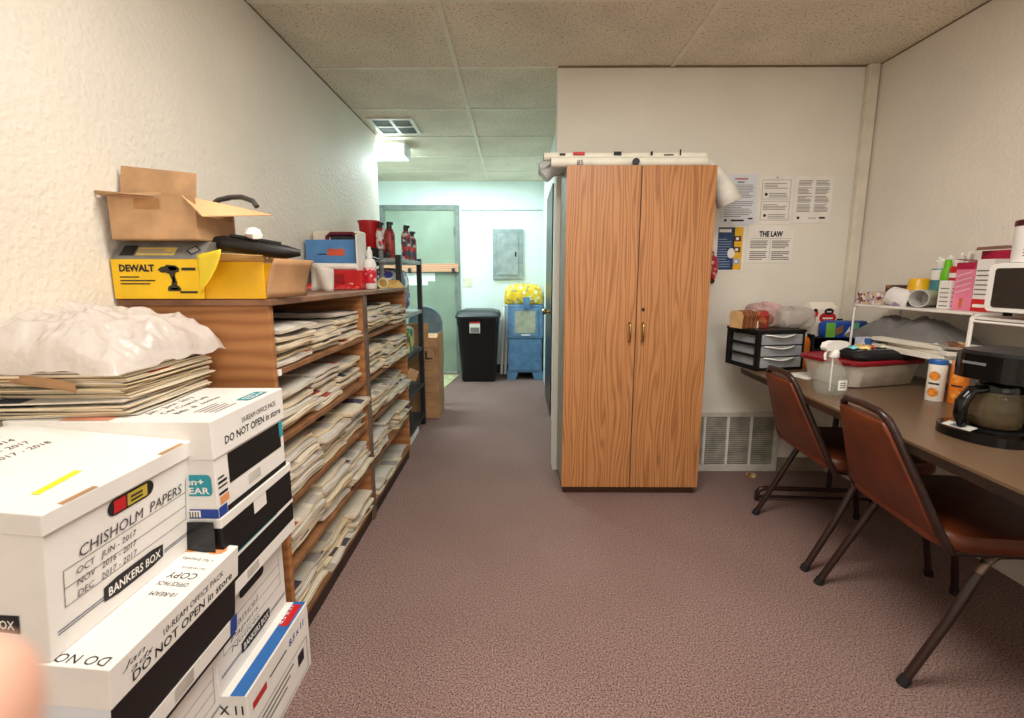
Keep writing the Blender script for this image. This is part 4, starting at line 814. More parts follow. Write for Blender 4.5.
# ================================================================ chairs
vinyl = mat('brown_vinyl', (106, 50, 25), .38, var=.12, vs=8, bump=.12, bs=240); tip = mat('highlight_metal', (110, 92, 80), .3, metal=.6)
def make_chair(label):
    t = thing('stacking_chair', label, 'chair', (0, 0, 0), 0, 'chairs at the folding table')
    pb, pt = .205, .118
    def pp(s): return [(.09, s*pb, .425), (.065, s*pb*.985, .47), (-.038, s*pt, .755), (-.050, s*(pt-.012), .785), (-.058, s*(pt-.04), .803)]
    MB().tube(pp(-1)+[(-.061, 0, .808)]+pp(1)[::-1], .0115, 10).build('back_frame', fr, t, smooth=60)
    for s in (-1, 1):
        l = MB().tube([(0, s*.222, .004), (.10, s*.217, .215), (.185, s*.205, .405), (.215, s*.20, .425), (.25, s*.20, .428)], .0125, 10).build('leg', fr, t, smooth=60)
        MB().tube([(-.002, s*.222, 0), (.010, s*.2215, .024)], .0155, 10).build('rubber_foot', M['matte_black'], l, smooth=40)
        MB().tube([(.168, s*.207, .37), (.186, s*.205, .405), (.205, s*.201, .42)], .0129, 10).build('leg_highlight', tip, l, smooth=60)  # lighter sleeve imitates the highlight at the top of the leg
        l = MB().tube([(.49, s*.215, .004), (.43, s*.20, .40), (.405, s*.20, .425), (.37, s*.20, .428)], .0125, 10).build('leg', fr, t, smooth=60)
        MB().tube([(.491, s*.215, 0), (.487, s*.2145, .024)], .0155, 10).build('rubber_foot', M['matte_black'], l, smooth=40)
        MB().tube([(.095, s*.204, .428), (.40, s*.20, .428)], .011, 8).build('side_rail', fr, t, smooth=60)
    MB().tube([(.30, -.2, .424), (.30, .2, .424)], .010, 8).build('cross_rail', fr, t, smooth=60)
    # back pad: tapered panel leaning with the frame
    def at(z): return .086+(z-.425)*(-.126/.33)
    q = MB(); secs = []
    for z, hw in ((.452, .182), (.475, .190), (.60, .158), (.73, .122), (.768, .110), (.778, .10)):
        x = at(z); th = .012 if z in (.452, .778) else .019
        secs.append([(x-th, -hw, z), (x+th, -hw, z), (x+th+.004, 0, z), (x+th, hw, z), (x-th, hw, z), (x-th-.003, 0, z)])
    n = 6; vs = [p for s_ in secs for p in s_]
    q.add(vs, [(i*n+j, i*n+(j+1) % n, (i+1)*n+(j+1) % n, (i+1)*n+j) for i in range(5) for j in range(n)]+[(5, 4, 3, 2, 1, 0), tuple(range(30, 36))])
    q.build('backrest', vinyl, t, smooth=50, bevel=.006)
    sp_ = [(x+.275, y) for x, y in rrect(.42, .43, .07, 6)]
    sp2 = [(x+.275, y) for x, y in rrect(.435, .445, .075, 6)]
    loft(MB(), [(sp_, .432), (sp2, .440), (sp2, .466), (sp_, .482), ([(x*.94+.0165, y*.9) for x, y in sp_], .487)]).build('seat', vinyl, t, smooth=50)
    return t
c1 = make_chair('nearest brown vinyl stacking chair tucked under the folding table'); c1.location = (1.19, 1.39, 0); c1.rotation_euler = (0, 0, math.radians(-6))
dup(c1, (1.228, 1.914, 0), math.radians(-4.5), 'farther brown vinyl stacking chair at the folding table, toward the cabinet')
# ================================================================ things on the table
TZ2 = TT+.0006
# drawer unit
du = thing('drawer_organizer', 'black desktop organizer with three translucent drawers at the far table end', 'drawer unit', (1.248, 2.235, TZ2), math.radians(11))
dw_, dd_, dh_ = .272, .25, .213
q = MB(); q.b2(0, dw_, 0, dd_, 0, .014).b2(-.004, dw_+.004, -.004, dd_, dh_-.016, dh_).b2(0, dw_, dd_-.008, dd_, .014, dh_-.016)
for x in (0, dw_-.014):
    q.b2(x, x+.014, 0, .03, .014, dh_-.016).b2(x, x+.014, dd_-.03, dd_, .014, dh_-.016)
    for z in (.014, .072, .130, .186): q.b2(x, x+.014, .03, dd_-.03, z-.004 if z > .02 else z, z+.008)
q.b2(.014, dw_-.014, .0, dd_-.01, .070, .074).b2(.014, dw_-.014, 0, dd_-.01, .130, .134)
q.build('frame', M['black'], du, bevel=.0015)
dgrey = mat('translucent_drawer', (150, 153, 156), .3, var=.06)
for k in range(3):
    z = .016+k*.060
    d = MB().b2(.017, dw_-.017, -.004, dd_-.03, z, z+.053).build('drawer', dgrey, du, bevel=.003)
    def lip(u, v): a = abs(u-.5); return (.03+.18*u, -.006-.020*v*(1-(2*a)**4), z+.045-.009*math.cos(u*2*PI)*-.6+.003*v)
    MB().grid(lip, 14, 3).build('handle_lip', M['white_plastic'], d, smooth=80, solid=.006)
# food on top of the organizer
def onto(px, py): c, s = math.cos(math.radians(11)), math.sin(math.radians(11)); return (1.248+c*px-s*py, 2.235+s*px+c*py)
DT = TZ2+dh_+.0006
lo = thing('bread_loaf', 'sliced brown bread loaf in a clear bag on the left of the drawer organizer', 'bread', (*onto(.06, .13), DT), math.radians(14))
pr_ = [(-.046, 0), (.046, 0), (.048, .045), (.052, .065), (.040, .088), (0, .094), (-.040, .088), (-.052, .065), (-.048, .045)]
for k in range(6):
    x = -.105+.027*k; q = MB(); q.prism(pr_, x, x+.0255, 1, Matrix(((0, 0, 1, 0), (1, 0, 0, 0), (0, 1, 0, 0), (0, 0, 0, 1))), 0)
    q.build('bread_slice', [mat('crust', (126, 72, 38), .7, var=.15), mat('crumb', (220, 176, 120), .8, var=.08)] if k == 0 else [bpy.data.materials['crust'], bpy.data.materials['crumb']], lo, bevel=.003)
q = MB(); q.tube([(.056, 0, .045), (.10, 0, .04), (.13, .01, .025), (.165, .02, .035)], .04, 12, 0, False, True, [.046, .036, .014, .022])
q.build('bag_end', film('bread_bag', (200, 160, 130), .3), lo, smooth=60)
q = MB(); q.prism([(a*1.04, b*1.02-.0005) for a, b in pr_], -.015, .055, 0, Matrix(((0, 0, 1, 0), (1, 0, 0, 0), (0, 1, 0, 0), (0, 0, 0, 1)))); q.build('printed_band', blotch('bread_print', [(160, 40, 34), (120, 60, 36), (224, 210, 190), (170, 100, 60), (150, 36, 34)], 30), lo, bevel=.003)
sack('pink_bread_bag', 'pinkish plastic bag of bread behind the brown loaf on the organizer', 'bag', onto(.09, .2)[0], onto(.09, .2)[0]+.14, 2.37, 2.50, DT, DT+.115, film('pink_bag', (226, 190, 186), .2), 2, .4)
sack('clear_bread_bag', 'bulging clear plastic bag on the right of the drawer organizer', 'bag', 1.40, 1.575, 2.30, 2.44, DT+.002, DT+.10, film('clear_food_bag', (214, 206, 198), .3), 4, .4)
jr = thing('orange_bottle', 'orange bottle standing right of the drawer organizer', 'bottle', (1.572, 2.39, TZ2))
MB().lathe([(.034, 0), (.036, .005), (.036, .135), (.028, .155), (.016, .165)], 18).build('body', mat('orange_plastic', (214, 116, 24), .35), jr, smooth=40); MB().lathe([(.018, .164), (.018, .185), (0, .187)], 14).build('cap', M['white_plastic'], jr, smooth=40)
# black tray unit with packages
bt = thing('letter_tray', 'black two-tier desk tray holding packages behind the spray bottle', 'tray', (1.61, 2.36, TZ2))
q = MB(); 
for z in (0, .085, .155): q.b2(0, .32, 0, .24, z, z+.006)
q.b2(0, .006, 0, .24, .006, .175).b2(.314, .32, 0, .24, .006, .175).b2(0, .32, .234, .24, .006, .24); q.build('frame', M['matte_black'], bt, bevel=.001)
MB().b2(.02, .29, .02, .22, .0065, .05).build('papers', M['grey_plastic'], bt)
ct = thing('white_carton', 'white gable-top carton with a red and black oval label on the desk tray', 'carton', (1.685, 2.45, TZ2+.1615), math.radians(6))
q = MB(); q.add([(-.075, -.04, 0), (.075, -.04, 0), (.075, .04, 0), (-.075, .04, 0), (-.075, -.04, .15), (.075, -.04, .15), (.075, .04, .15), (-.075, .04, .15), (-.07, -.004, .185), (.07, -.004, .185), (.07, .004, .185), (-.07, .004, .185)], [(3, 2, 1, 0), (0, 1, 5, 4), (1, 2, 6, 5), (2, 3, 7, 6), (3, 0, 4, 7), (4, 5, 9, 8), (6, 7, 11, 10), (5, 6, 10, 9), (7, 4, 8, 11), (8, 9, 10, 11)]); q.build('body', mat('carton_white', (232, 224, 208), .5, var=.02), ct)
q = MB()
def ell(cx, cz, a, b, mi, off): face_poly(q, [(a*math.cos(t*PI/10), b*math.sin(t*PI/10)) for t in range(20)], (cx, -.04, cz), X, Z, mi, off)
ell(.02, .10, .050, .032, 0, .001); ell(.025, .135, .028, .018, 1, .0014); ell(-.055, .125, .018, .022, 0, .001); ell(-.055, .142, .012, .009, 1, .0014); q.quad((-.01, -.04, .094), X, Z, .06, .008, 2, .0018); q.quad((.012, -.04, .131), X, Z, .026, .005, 2, .0018); q.quad((-.02, -.04, .06), X, Z, .08, .012, 0, .001)
q.build('label', [M['red'], M['ink'], M['paper']], ct)
wp_ = thing('wipes_pack', 'blue and green plastic pack lying on the desk tray in front of the white carton', 'pack', (1.775, 2.375, TZ2+.1615), math.radians(2))
q = MB(); loft(q, [(rrect(.23, .07, .02), 0), (rrect(.25, .08, .03), .02), (rrect(.25, .08, .03), .07), (rrect(.22, .05, .02), .088)]); q.build('body', mat('pack_blue', (24, 74, 160), .35, var=.1), wp_, smooth=50)
q = MB(); q.quad((-.128, -.042, .004), X, Z, .05, .078, 0, .001); q.quad((-.075, -.042, .012), (1, 0, .5), (0, 0, 1), .04, .04, 1, .001); q.quad((.02, -.042, .006), X, Z, .03, .075, 2, .001); q.quad((.02+.05, -.042, .01), X, Z, .04, .06, 3, .0014); face_poly(q, [(0, 0), (.03, .0), (.03, .05)], (-.03, -.042, .014), X, Z, 4, .0016)
q.build('print', [mat('lime_print', (112, 178, 62), .4), mat('brown_print', (140, 96, 60), .5), mat('mint_print', (120, 200, 160), .4), mat('cyan_print', (30, 120, 180), .4), M['paper']], wp_)
# loose sheet
sh = MB().prism(rrect(.20, .13, .02), 0, .003); o = sh.build('paper_sheet', M['paper']); o.location = (1.46, 2.14, TZ2); o.rotation_euler = (0, 0, .3); tag(o, 'white paper sheet lying on the table in front of the organizer', 'paper')
# spray bottle
sy = thing('spray_bottle', 'round clear spray bottle with white trigger head on the table', 'spray bottle', (1.315, 1.80, TZ2), math.radians(10))
MB().lathe([(0, .002), (.045, .0), (.052, .006), (.060, .03), (.062, .06), (.056, .09), (.042, .115), (.026, .135), (.018, .148), (.017, .165)], 28).build('body', film('bottle_clear', (214, 222, 212), .74, .06), sy, smooth=60)
MB().tube([(0, 0, .01), (0, 0, .17)], .003, 8).build('dip_tube', M['white_plastic'], sy)
MB().lathe([(.020, .155), (.021, .158), (.021, .178), (.015, .186)], 18).build('collar', M['white_plastic'], sy, smooth=40)
MB().prism([(-.052, .196), (-.045, .183), (-.012, .182), (.016, .186), (.052, .200), (.060, .212), (.045, .220), (-.02, .222), (-.045, .214)], -.014, .014, 0, Matrix(((1, 0, 0, 0), (0, 0, 1, 0), (0, 1, 0, 0), (0, 0, 0, 1)))).build('trigger_head', M['white_plastic'], sy, bevel=.004)
MB().tube([(-.03, 0, .186), (-.04, 0, .165), (-.036, 0, .145)], .005, 8).build('trigger', M['white_plastic'], sy, smooth=50)
q = MB()
def lab(u, v): a = -PI*.62+u*.62; return (.0632*math.cos(a), .0632*math.sin(a), .028+.042*v)
q.grid(lab, 8, 1); q.build('label', M['paper'], sy, smooth=80)
q = MB()
for k in range(3):
    def ll(u, v, k=k): a = -PI*.62+.12+u*.38; return (.0636*math.cos(a), .0636*math.sin(a), .038+.009*k+.004*v)
    q.grid(ll, 6, 1)
q.build('label_print', M['grey_ink'], sy)
# plastic tub with red lid
tu = thing('storage_tub', 'frosted plastic tub with a dark red lid behind the spray bottle', 'tub', (1.61, 2.03, TZ2), math.radians(14))
fw = mat('frosted_tub', (206, 196, 182), .35, var=.06)
loft(MB(), [(rrect(.36, .22, .06), 0), (rrect(.38, .24, .06), .006), (rrect(.43, .28, .07), .105)]).build('body', fw, tu, smooth=50)
loft(MB(), [(rrect(.445, .295, .07), .102), (rrect(.45, .30, .07), .106), (rrect(.45, .30, .07), .118), (rrect(.42, .27, .06), .122), (rrect(.41, .26, .06), .116)]).build('lid', mat('lid_red', (140, 22, 34), .35), tu, smooth=40)
po = thing('black_pouch', 'black zip pouch lying on the red tub lid', 'pouch', (1.62, 1.965, TZ2+.119), math.radians(8))
q = MB(); loft(q, [(rrect(.26, .13, .04), 0), (rrect(.28, .15, .05), .015), (rrect(.27, .14, .05), .034), (rrect(.20, .08, .03), .044)]); q.build('body', mat('black_cloth', (22, 20, 24), .75, var=.3, vs=30, bump=.4, bs=60), po, smooth=50)
MB().tube([(-.12, -.03, .041), (0, -.035, .046), (.12, -.03, .040)], .003, 6).build('zip', M['grey_plastic'], po)
rn = random.Random(3)
for k, (x, y, c, lb) in enumerate(((-.085, .01, (120, 190, 196), 'pale teal'), (-.045, -.01, (226, 190, 120), 'tan'), (.0, .012, (200, 60, 60), 'red'), (.045, -.005, (236, 226, 200), 'cream'), (-.02, .03, (240, 240, 236), 'white'))):
    q = MB(); q.grid(lambda u, v: ((u-.5)*.055, (v-.5)*.035, .008*math.sin(u*PI)*math.sin(v*PI)+.004*math.sin(u*9+k)), 8, 5)
    o = q.build('snack_packet', mat('packet_%s' % lb.replace(' ', '_'), c, .35, var=.25, vs=40), smooth=60, solid=.003); o.location = (1.60+x, 1.96+y, TZ2+.119+.05+.004*(k % 2)); o.rotation_euler = (rn.uniform(.1, .6), rn.uniform(-.4, .4), rn.uniform(-1, 1)); tag(o, '%s snack packet on the black pouch' % lb, 'packet', 'packets on the pouch')
# ---- white riser shelf against the wall (two decks)
rk = thing('riser_shelf', 'white two-tier wire riser shelf against the right wall, farther one', 'shelf', (1.74, 1.665, TZ2))
H1, H2 = .348, .158; RL, RD = .585, .22
MB().b2(-.02, RD, 0, RL, H1-.010, H1).build('upper_deck', M['white_metal'], rk, bevel=.002)
MB().b2(-.06, RD, -.05, RL-.14, H2-.008, H2).build('lower_deck', M['white_metal'], rk, bevel=.002)
for y in (.004, RL-.004):
    MB().tube([(-.022, y, 0), (-.016, y, H1-.02), (-.008, y, H1-.008), (.01, y, H1-.005)], .005, 8).build('leg', M['white_metal'], rk, smooth=60)
    MB().tube([(RD-.005, y, 0), (RD-.005, y, H1-.008)], .005, 8).build('leg', M['white_metal'], rk, smooth=60)
UZ = TZ2+H1+.0006; LZ = TZ2+H2+.0006
# lower deck contents
gbag = MB()
def gb_(u, v):
    x = -.03+.22*u; y = .02+.55*v; e = (1-abs(2*u-1)**3)*(1-abs(2*v-1)**2.4); q_ = Vector((x*9, y*9, 4))
    return (x, y, max(.001, .012+.095*max(0, e)**.6*(1-.15*u)+.03*(1-2*abs(noise.noise(q_*.8)))*e+.022*(1-2*abs(noise.noise(q_*2.1)))*e))
gbag.grid(gb_, 30, 40); o = gbag.build('grey_plastic_bag', film('grey_bag', (150, 148, 146), .2, .15), smooth=180); o.location = (1.75, 1.74, LZ+.006); tag(o, 'crumpled grey plastic bag stuffed between the riser shelf decks', 'plastic bag')
o = MB().b2(0, .075, 0, .07, 0, .075).build('blue_white_box', blotch('blue_white', [(190, 200, 216), (60, 100, 160), (206, 212, 222), (170, 182, 204)], 16), bevel=.002); o.location = (1.665, 2.06, TZ2+.119+.001); o.rotation_euler = (0, 0, .2); tag(o, 'small pale blue printed box at the far end of the tub lid', 'box')
for k, (y0, y1, z, x0, r) in enumerate(((1.72, 2.05, 0, 1.69, .06), (1.70, 2.02, .0165, 1.685, -.10), (1.74, 2.06, .033, 1.69, .05))):
    q = MB().b2(0, .16, 0, y1-y0, 0, .0155); q.quad((-.0, .02, .002), Y, Z, (y1-y0)*.5, .003, 1, .0005)
    for j in range(6): q.quad((.02+.02*j, .02, .0155), X, Y, .008, .05, 1, .0005)
    q2 = q.build('flat_carton', [mat('flat_white_%d' % k, (226, 220, 206), .6, var=.04), M['grey_ink']], bevel=.001); q2.location = (x0, y0, LZ+z); q2.rotation_euler = (0, 0, r); tag(q2, ('bottom', 'middle', 'top')[k]+' white flat carton in the stack on the lower riser deck', 'carton', 'flat cartons on the riser shelf')
plt = thing('paper_plate', 'paper plate of brown scraps at the near end of the lower riser deck', 'plate', (1.765, 1.735, LZ+.04))
MB().lathe([(0, .002), (.05, .002), (.075, .012), (.078, .014), (.05, 0), (0, 0)][::-1], 24).build('plate', M['paper'], plt, smooth=60)
rn = random.Random(9)
for k in range(9):
    q = MB().box((0, 0, 0), (.035, .02, .008)); o = q.build('brown_scrap', mat('scrap_%d' % k, ((150, 96, 60), (200, 170, 130), (110, 70, 46))[k % 3], .7), plt, bevel=.002); o.location = (rn.uniform(-.04, .04), rn.uniform(-.04, .04), .012+.004*(k % 3)); o.rotation_euler = (rn.uniform(-.4, .4), rn.uniform(-.4, .4), rn.uniform(0, 3))
# upper deck contents
def bx(name, lab, cat, x0, x1, y0, y1, z0, h, m, bev=.002):
    o = MB().b2(-(x1-x0)/2, (x1-x0)/2, -(y1-y0)/2, (y1-y0)/2, 0, h).build(name, m, bevel=bev); o.location = ((x0+x1)/2, (y0+y1)/2, z0); return tag(o, lab, cat)
bx('tea_box', 'small printed tea box at the far end of the riser shelf', 'box', 1.755, 1.87, 2.15, 2.29, UZ, .06, blotch('tea_print', [(200, 170, 140), (230, 220, 206), (120, 60, 44), (180, 170, 200), (214, 190, 160)], 70))
bx('dark_box', 'dark brown box stacked behind the small tea box on the riser shelf', 'box', 1.86, 1.95, 2.12, 2.24, UZ, .095, blotch('choc_print', [(60, 32, 22), (84, 44, 30), (150, 110, 70), (48, 26, 20)], 24))
def cup(lab, loc, r, h, m, rot, handle=True, name='mug', inner=None):
    o = thing(name, lab, 'cup', loc, rot=rot)
    MB().lathe([(0, .004), (r*.85, .0), (r*.95, .004), (r, h), (r*.92, h), (r*.86, .01), (0, .009)], 24).build('body', m, o, smooth=50)
    if handle: MB().tube([(r*.94, 0, h*.82), (r*1.5, 0, h*.78), (r*1.62, 0, h*.5), (r*1.45, 0, h*.24), (r*.94, 0, h*.2)], .006, 8).build('handle', m, o, smooth=60)
    return o
mugm = blotch('mug_print', [(232, 228, 226), (232, 228, 226), (236, 232, 230), (170, 150, 190), (232, 228, 226), (200, 170, 160)], 26)
cup('white mug with purple print lying on its side on the riser shelf', (1.80, 2.13, UZ+.047), .046, .105, mugm, (PI/2+.25, 0, math.radians(15)))
cup('clear-grey cup lying on its side with the mouth toward the aisle on the riser shelf', (1.87, 1.995, UZ+.040), .039, .10, mat('frost_cup', (206, 202, 196), .3, var=.05), (0, -PI/2, math.radians(22)), False, 'plastic_cup')
yb_ = thing('yellow_bowl', 'yellow plastic bowl upside down behind the cups on the riser shelf', 'bowl', (1.90, 2.10, UZ+.075))
MB().lathe([(.044, 0), (.043, .004), (.040, .040), (.034, .052), (0, .054)], 22).build('body', mat('bowl_yellow', (238, 186, 30), .3), yb_, smooth=50)
bx('cream_tin', 'cream square tin under the yellow bowl on the riser shelf', 'tin', 1.85, 1.96, 2.062, 2.14, UZ, .074, mat('cream_tin', (220, 206, 170), .4, var=.08), .006)
gl = thing('green_wash_bottle', 'bright green bottle on the riser shelf', 'bottle', (1.905, 1.975, UZ)); MB().lathe([(.022, 0), (.023, .005), (.023, .15), (.016, .175), (.014, .208), (0, .21)], 16).build('body', mat('lime_plastic', (110, 196, 30), .3), gl, smooth=50)
tc_ = thing('tissue_tub', 'white and teal tub with white tissues sticking out on the riser shelf', 'tub', (1.92, 2.028, UZ)); MB().lathe([(.028, 0), (.029, .165), (.027, .17), (0, .17)], 18).build('body', mat('teal_tub', (60, 130, 140), .4), tc_, smooth=40); MB().lathe([(.0295, .12), (.0295, .165)], 18).build('white_band', M['paper'], tc_, smooth=60)
def tissue(o, n, z, s):
    q = MB(); rr = random.Random(s)
    for k in range(n):
        a = rr.uniform(0, 6.28); p = Vector((.012*math.cos(a), .012*math.sin(a), z)); p2 = p+Vector((.022*math.cos(a), .022*math.sin(a), .035+rr.random()*.03)); q.tube([p, (p+p2)/2+Vector((.004, 0, .01)), p2], .01, 7, 0, False, True, [.012, .013, .006])
    q.build('tissue', M['paper'], o, smooth=50)
tissue(tc_, 6, .165, 2)
rdc = thing('red_canister', 'red canister with white tissues on top on the riser shelf', 'canister', (1.90, 1.915, UZ)); MB().lathe([(.033, 0), (.034, .005), (.034, .17), (.030, .178), (0, .179)], 20).build('body', mat('canister_red', (190, 24, 30), .35, var=.1), rdc, smooth=40); MB().lathe([(.0345, .13), (.0345, .15)], 20).build('white_stripe', M['paper'], rdc, smooth=60); tissue(rdc, 7, .172, 5)
def printed(name, lab, x0, x1, y0, y1, h, m, printfn, z=UZ, rz=0):
    o = thing(name, lab, 'box', (x0, y0, z), rz); MB().b2(0, x1-x0, 0, y1-y0, 0, h).build('body', m, o, bevel=.002); printfn(o, x1-x0, y1-y0, h); return o
def pf1(o, w_, d, h):
    q = MB()
    for k in range(5): q.quad((.008, 0, h*.1+.018*k), X, Z, w_*.75, .004, 0, .001)
    q.build('print', M['grey_ink'], o); q = MB()
    for k in range(5): q.quad((0, d-.01, h*.1+.018*k), NY, Z, d*.75, .004, 0, .001)
    q.build('print', M['grey_ink'], o)
printed('white_tea_box', 'white printed box standing left of the pink box on the riser shelf', 1.79, 1.85, 1.835, 1.885, .118, M['white_card'], pf1)
def pf2(o, w_, d, h):
    q = MB(); q.quad((0, d, h*.86), NY, Z, d, h*.14, 0, .001); q.quad((0, d*.62, .01), NY, Z, d*.16, h*.2, 1, .001); q.quad((0, 0, h*.86), X, Z, w_, h*.14, 0, .001)
    for k in range(4): q.quad((0, d*.92, h*.35+.022*k), (0, -1, .3), Z, d*.8, .006, 2, .001)
    q.build('print', [mat('magenta_print', (180, 30, 70), .4), mat('amber_print', (196, 110, 50), .5), mat('pale_pink', (244, 190, 206), .5)], o)
    MB().add([(0, 0, h), (w_, 0, h), (w_+.012, d, h+.012), (-.02, d, h+.016)], [(0, 1, 2, 3)]).build('open_flap', mat('flap_brown', (140, 90, 80), .6), o, solid=.002)
printed('pink_box', 'tall pink box with a magenta top on the riser shelf', 1.80, 1.85, 1.755, 1.83, .19, mat('pink_card', (232, 130, 160), .5, var=.06), pf2)
def pf3(o, w_, d, h):
    q = MB(); q.quad((0, d, 0), NY, Z, d, h*.24, 0, .001); q.quad((0, 0, 0), X, Z, w_, h*.24, 0, .001); q.quad((0, d*.9, h*.08), NY, Z, d*.7, h*.06, 2, .0014)
    for k in range(6): q.quad((0, d*.92, h*.32+.018*k), NY, Z, d*.8, .005, 1, .001)
    q.build('print', [M['red'], M['grey_ink'], M['paper']], o)
printed('white_red_box', 'white box with a red bottom band beside the microwave', 1.795, 1.85, 1.685, 1.748, .20, M['white_card'], pf3)
def pf4(o, w_, d, h):
    MB().add([(-.05, .10, h+.002), (w_, .02, h+.01), (w_, d, h+.022), (-.02, d, h+.014)], [(0, 1, 2, 3)]).build('open_lid', mat('lid_brown', (120, 74, 62), .6), o, solid=.002)
printed('magenta_box', 'magenta box with an open brown lid behind the microwave corner', 1.86, 1.955, 1.675, 1.80, .235, mat('magenta_card', (172, 26, 66), .45, var=.06), pf4)
# second riser with microwave
rk2 = thing('riser_shelf', 'white wire riser shelf carrying the microwave', 'shelf', (1.73, 1.05, TZ2)); R2L, R2D = .605, .27
MB().b2(-.02, R2D, .008, R2L-.008, H1-.022, H1-.012).build('upper_deck', M['white_metal'], rk2, bevel=.002)
for y in (.004, R2L-.004):
    MB().tube([(-.022, y, 0), (-.020, y, H1-.03), (-.010, y, H1-.010), (.01, y, H1-.008), (R2D-.02, y, H1-.008), (R2D-.006, y, H1-.014), (R2D-.004, y, H1-.03), (R2D-.004, y, 0)], .005, 8).build('leg', M['white_metal'], rk2, smooth=60)
MB().tube([(-.020, .008, H1-.030), (-.020, R2L-.008, H1-.030)], .005, 8).build('front_bar', M['white_metal'], rk2, smooth=60)
mw = thing('microwave', 'white microwave oven on the nearer riser shelf', 'microwave', (1.705, 1.10, TZ2+H1-.003))
MW_L, MW_D, MW_H = .50, .28, .185
MB().b2(0, MW_D, 0, MW_L, .012, MW_H).build('body', M['white_plastic'], mw, bevel=.012, seg=3)
for x in (.03, MW_D-.03):
    for y in (.04, MW_L-.04): MB().lathe([(.012, 0), (.012, .013)], 10, 0, Matrix.Translation((x, y, 0))).build('foot', M['matte_black'], mw)
q = MB(); q.prism(rrect(.40, .165, .02), -.02, 0, 0, Matrix(((0, 0, 1, 0), (1, 0, 0, .295), (0, 1, 0, .0985), (0, 0, 0, 1)))); dr_ = q.build('door', M['white_plastic'], mw, bevel=.008, seg=3)
q = MB(); q.prism(rrect(.355, .135, .010), -.0225, -.0195, 0, Matrix(((0, 0, 1, 0), (1, 0, 0, .295), (0, 1, 0, .0985), (0, 0, 0, 1)))); q.build('window', mat('dark_window', (40, 42, 40), .08, var=.05), dr_)
MB().b2(-.018, 0, .01, .085, .028, .172).build('control_panel', mat('panel_white', (224, 222, 216), .4), mw, bevel=.004)
for k in range(4): MB().b2(-.0195, -.018, .022, .072, .045+.034*k, .066+.034*k).build('button', M['grey_plastic'], mw)
cn = thing('canister', 'white printed canister with a dark red lid on top of the microwave', 'canister', (1.76, 1.535, TZ2+H1-.003+MW_H+.0006))
MB().lathe([(.050, 0), (.051, .004), (.051, .125)], 26).build('body', M['white_card'], cn, smooth=40); MB().lathe([(.053, .122), (.053, .138), (.049, .142), (0, .142)], 26).build('lid', mat('dark_red_lid', (70, 14, 22), .4), cn, smooth=40)
q = MB()
for k in range(9):
    def cl(u, v, k=k): a = PI+.25+u*(1.1 if k % 3 else .8); return (.0516*math.cos(a), .0516*math.sin(a), .02+.010*k+.004*v)
    q.grid(cl, 8, 1)
q.build('print', mat('red_grey_print', (170, 110, 104), .6), cn)
# coffee maker
cm = thing('coffee_maker', 'black drip coffee maker with glass carafe at the right edge of the table', 'coffee maker', (1.475, 1.30, TZ2), math.radians(10))
gb2 = mat('gloss_black', (7, 7, 8), .15, var=.1)
MB().prism([(x+.0, y) for x, y in rrect(.30, .21, .09, 8)], 0, .028).build('base', gb2, cm, bevel=.006, seg=3)
MB().lathe([(.070, .028), (.070, .032), (0, .033)], 28, 0, Matrix.Translation((-.025, 0, 0))).build('hot_plate', mat('hot_plate', (36, 36, 36), .3, metal=.6), cm, smooth=40)
MB().b2(.075, .15, -.10, .10, .028, .25).build('water_tank', gb2, cm, bevel=.012, seg=3)
MB().prism([(x, y) for x, y in rrect(.25, .205, .07, 8)], .178, .252, 0, Matrix.Translation((.026, 0, 0))).build('brew_head', gb2, cm, bevel=.006, seg=3)
MB().prism([(x, y) for x, y in rrect(.23, .19, .07, 8)], .252, .262, 0, Matrix.Translation((.026, 0, 0))).build('top_lid', mat('lid_black', (34, 34, 34), .4), cm, bevel=.003)
MB().quad((-.0995, .05, .222), NY, Z, .06, .008, 0, .001).build('badge', M['grey_plastic'], cm)
pn = MB(); pn.quad((-.138, .055, .0285), NY, (1, 0, .25), .075, .03, 0, .001); pn.quad((-.134, .035, .0295), NY, (1, 0, .25), .03, .016, 1, .0016); pn.build('control_label', [mat('label_silver', (196, 194, 186), .35), M['grey_plastic']], cm)
MB().b2(.06, .152, -.108, -.100, .05, .20).build('water_window', mat('water_window', (120, 128, 132), .15), cm, bevel=.002)
car = MB().lathe([(.048, .034), (.057, .038), (.061, .06), (.061, .10), (.055, .13), (.046, .148), (.047, .154)], 32).build('carafe', film('carafe_glass', (120, 106, 80), .5, .05), cm, smooth=60); car.location = (-.025, 0, 0)
MB().lathe([(.0, .036), (.055, .039), (.0595, .06), (.0595, .066), (0, .066)], 28).build('coffee', mat('coffee', (70, 44, 20), .1), car, smooth=40)
MB().lathe([(.049, .140), (.050, .152), (.044, .166), (0, .168)], 28).build('carafe_lid', gb2, car, smooth=40)
MB().lathe([(.0475, .138), (.0485, .138), (.0485, .148), (.0475, .148)], 28).build('steel_band', mat('steel', (190, 188, 180), .2, metal=1), car, smooth=40)
MB().tube([(-.045, .0, .150), (-.085, .01, .145), (-.108, .013, .11), (-.110, .013, .07), (-.098, .012, .036)], .014, 10, 0, False, True, [.012, .015, .017, .016, .011]).build('carafe_handle', gb2, car, smooth=60)
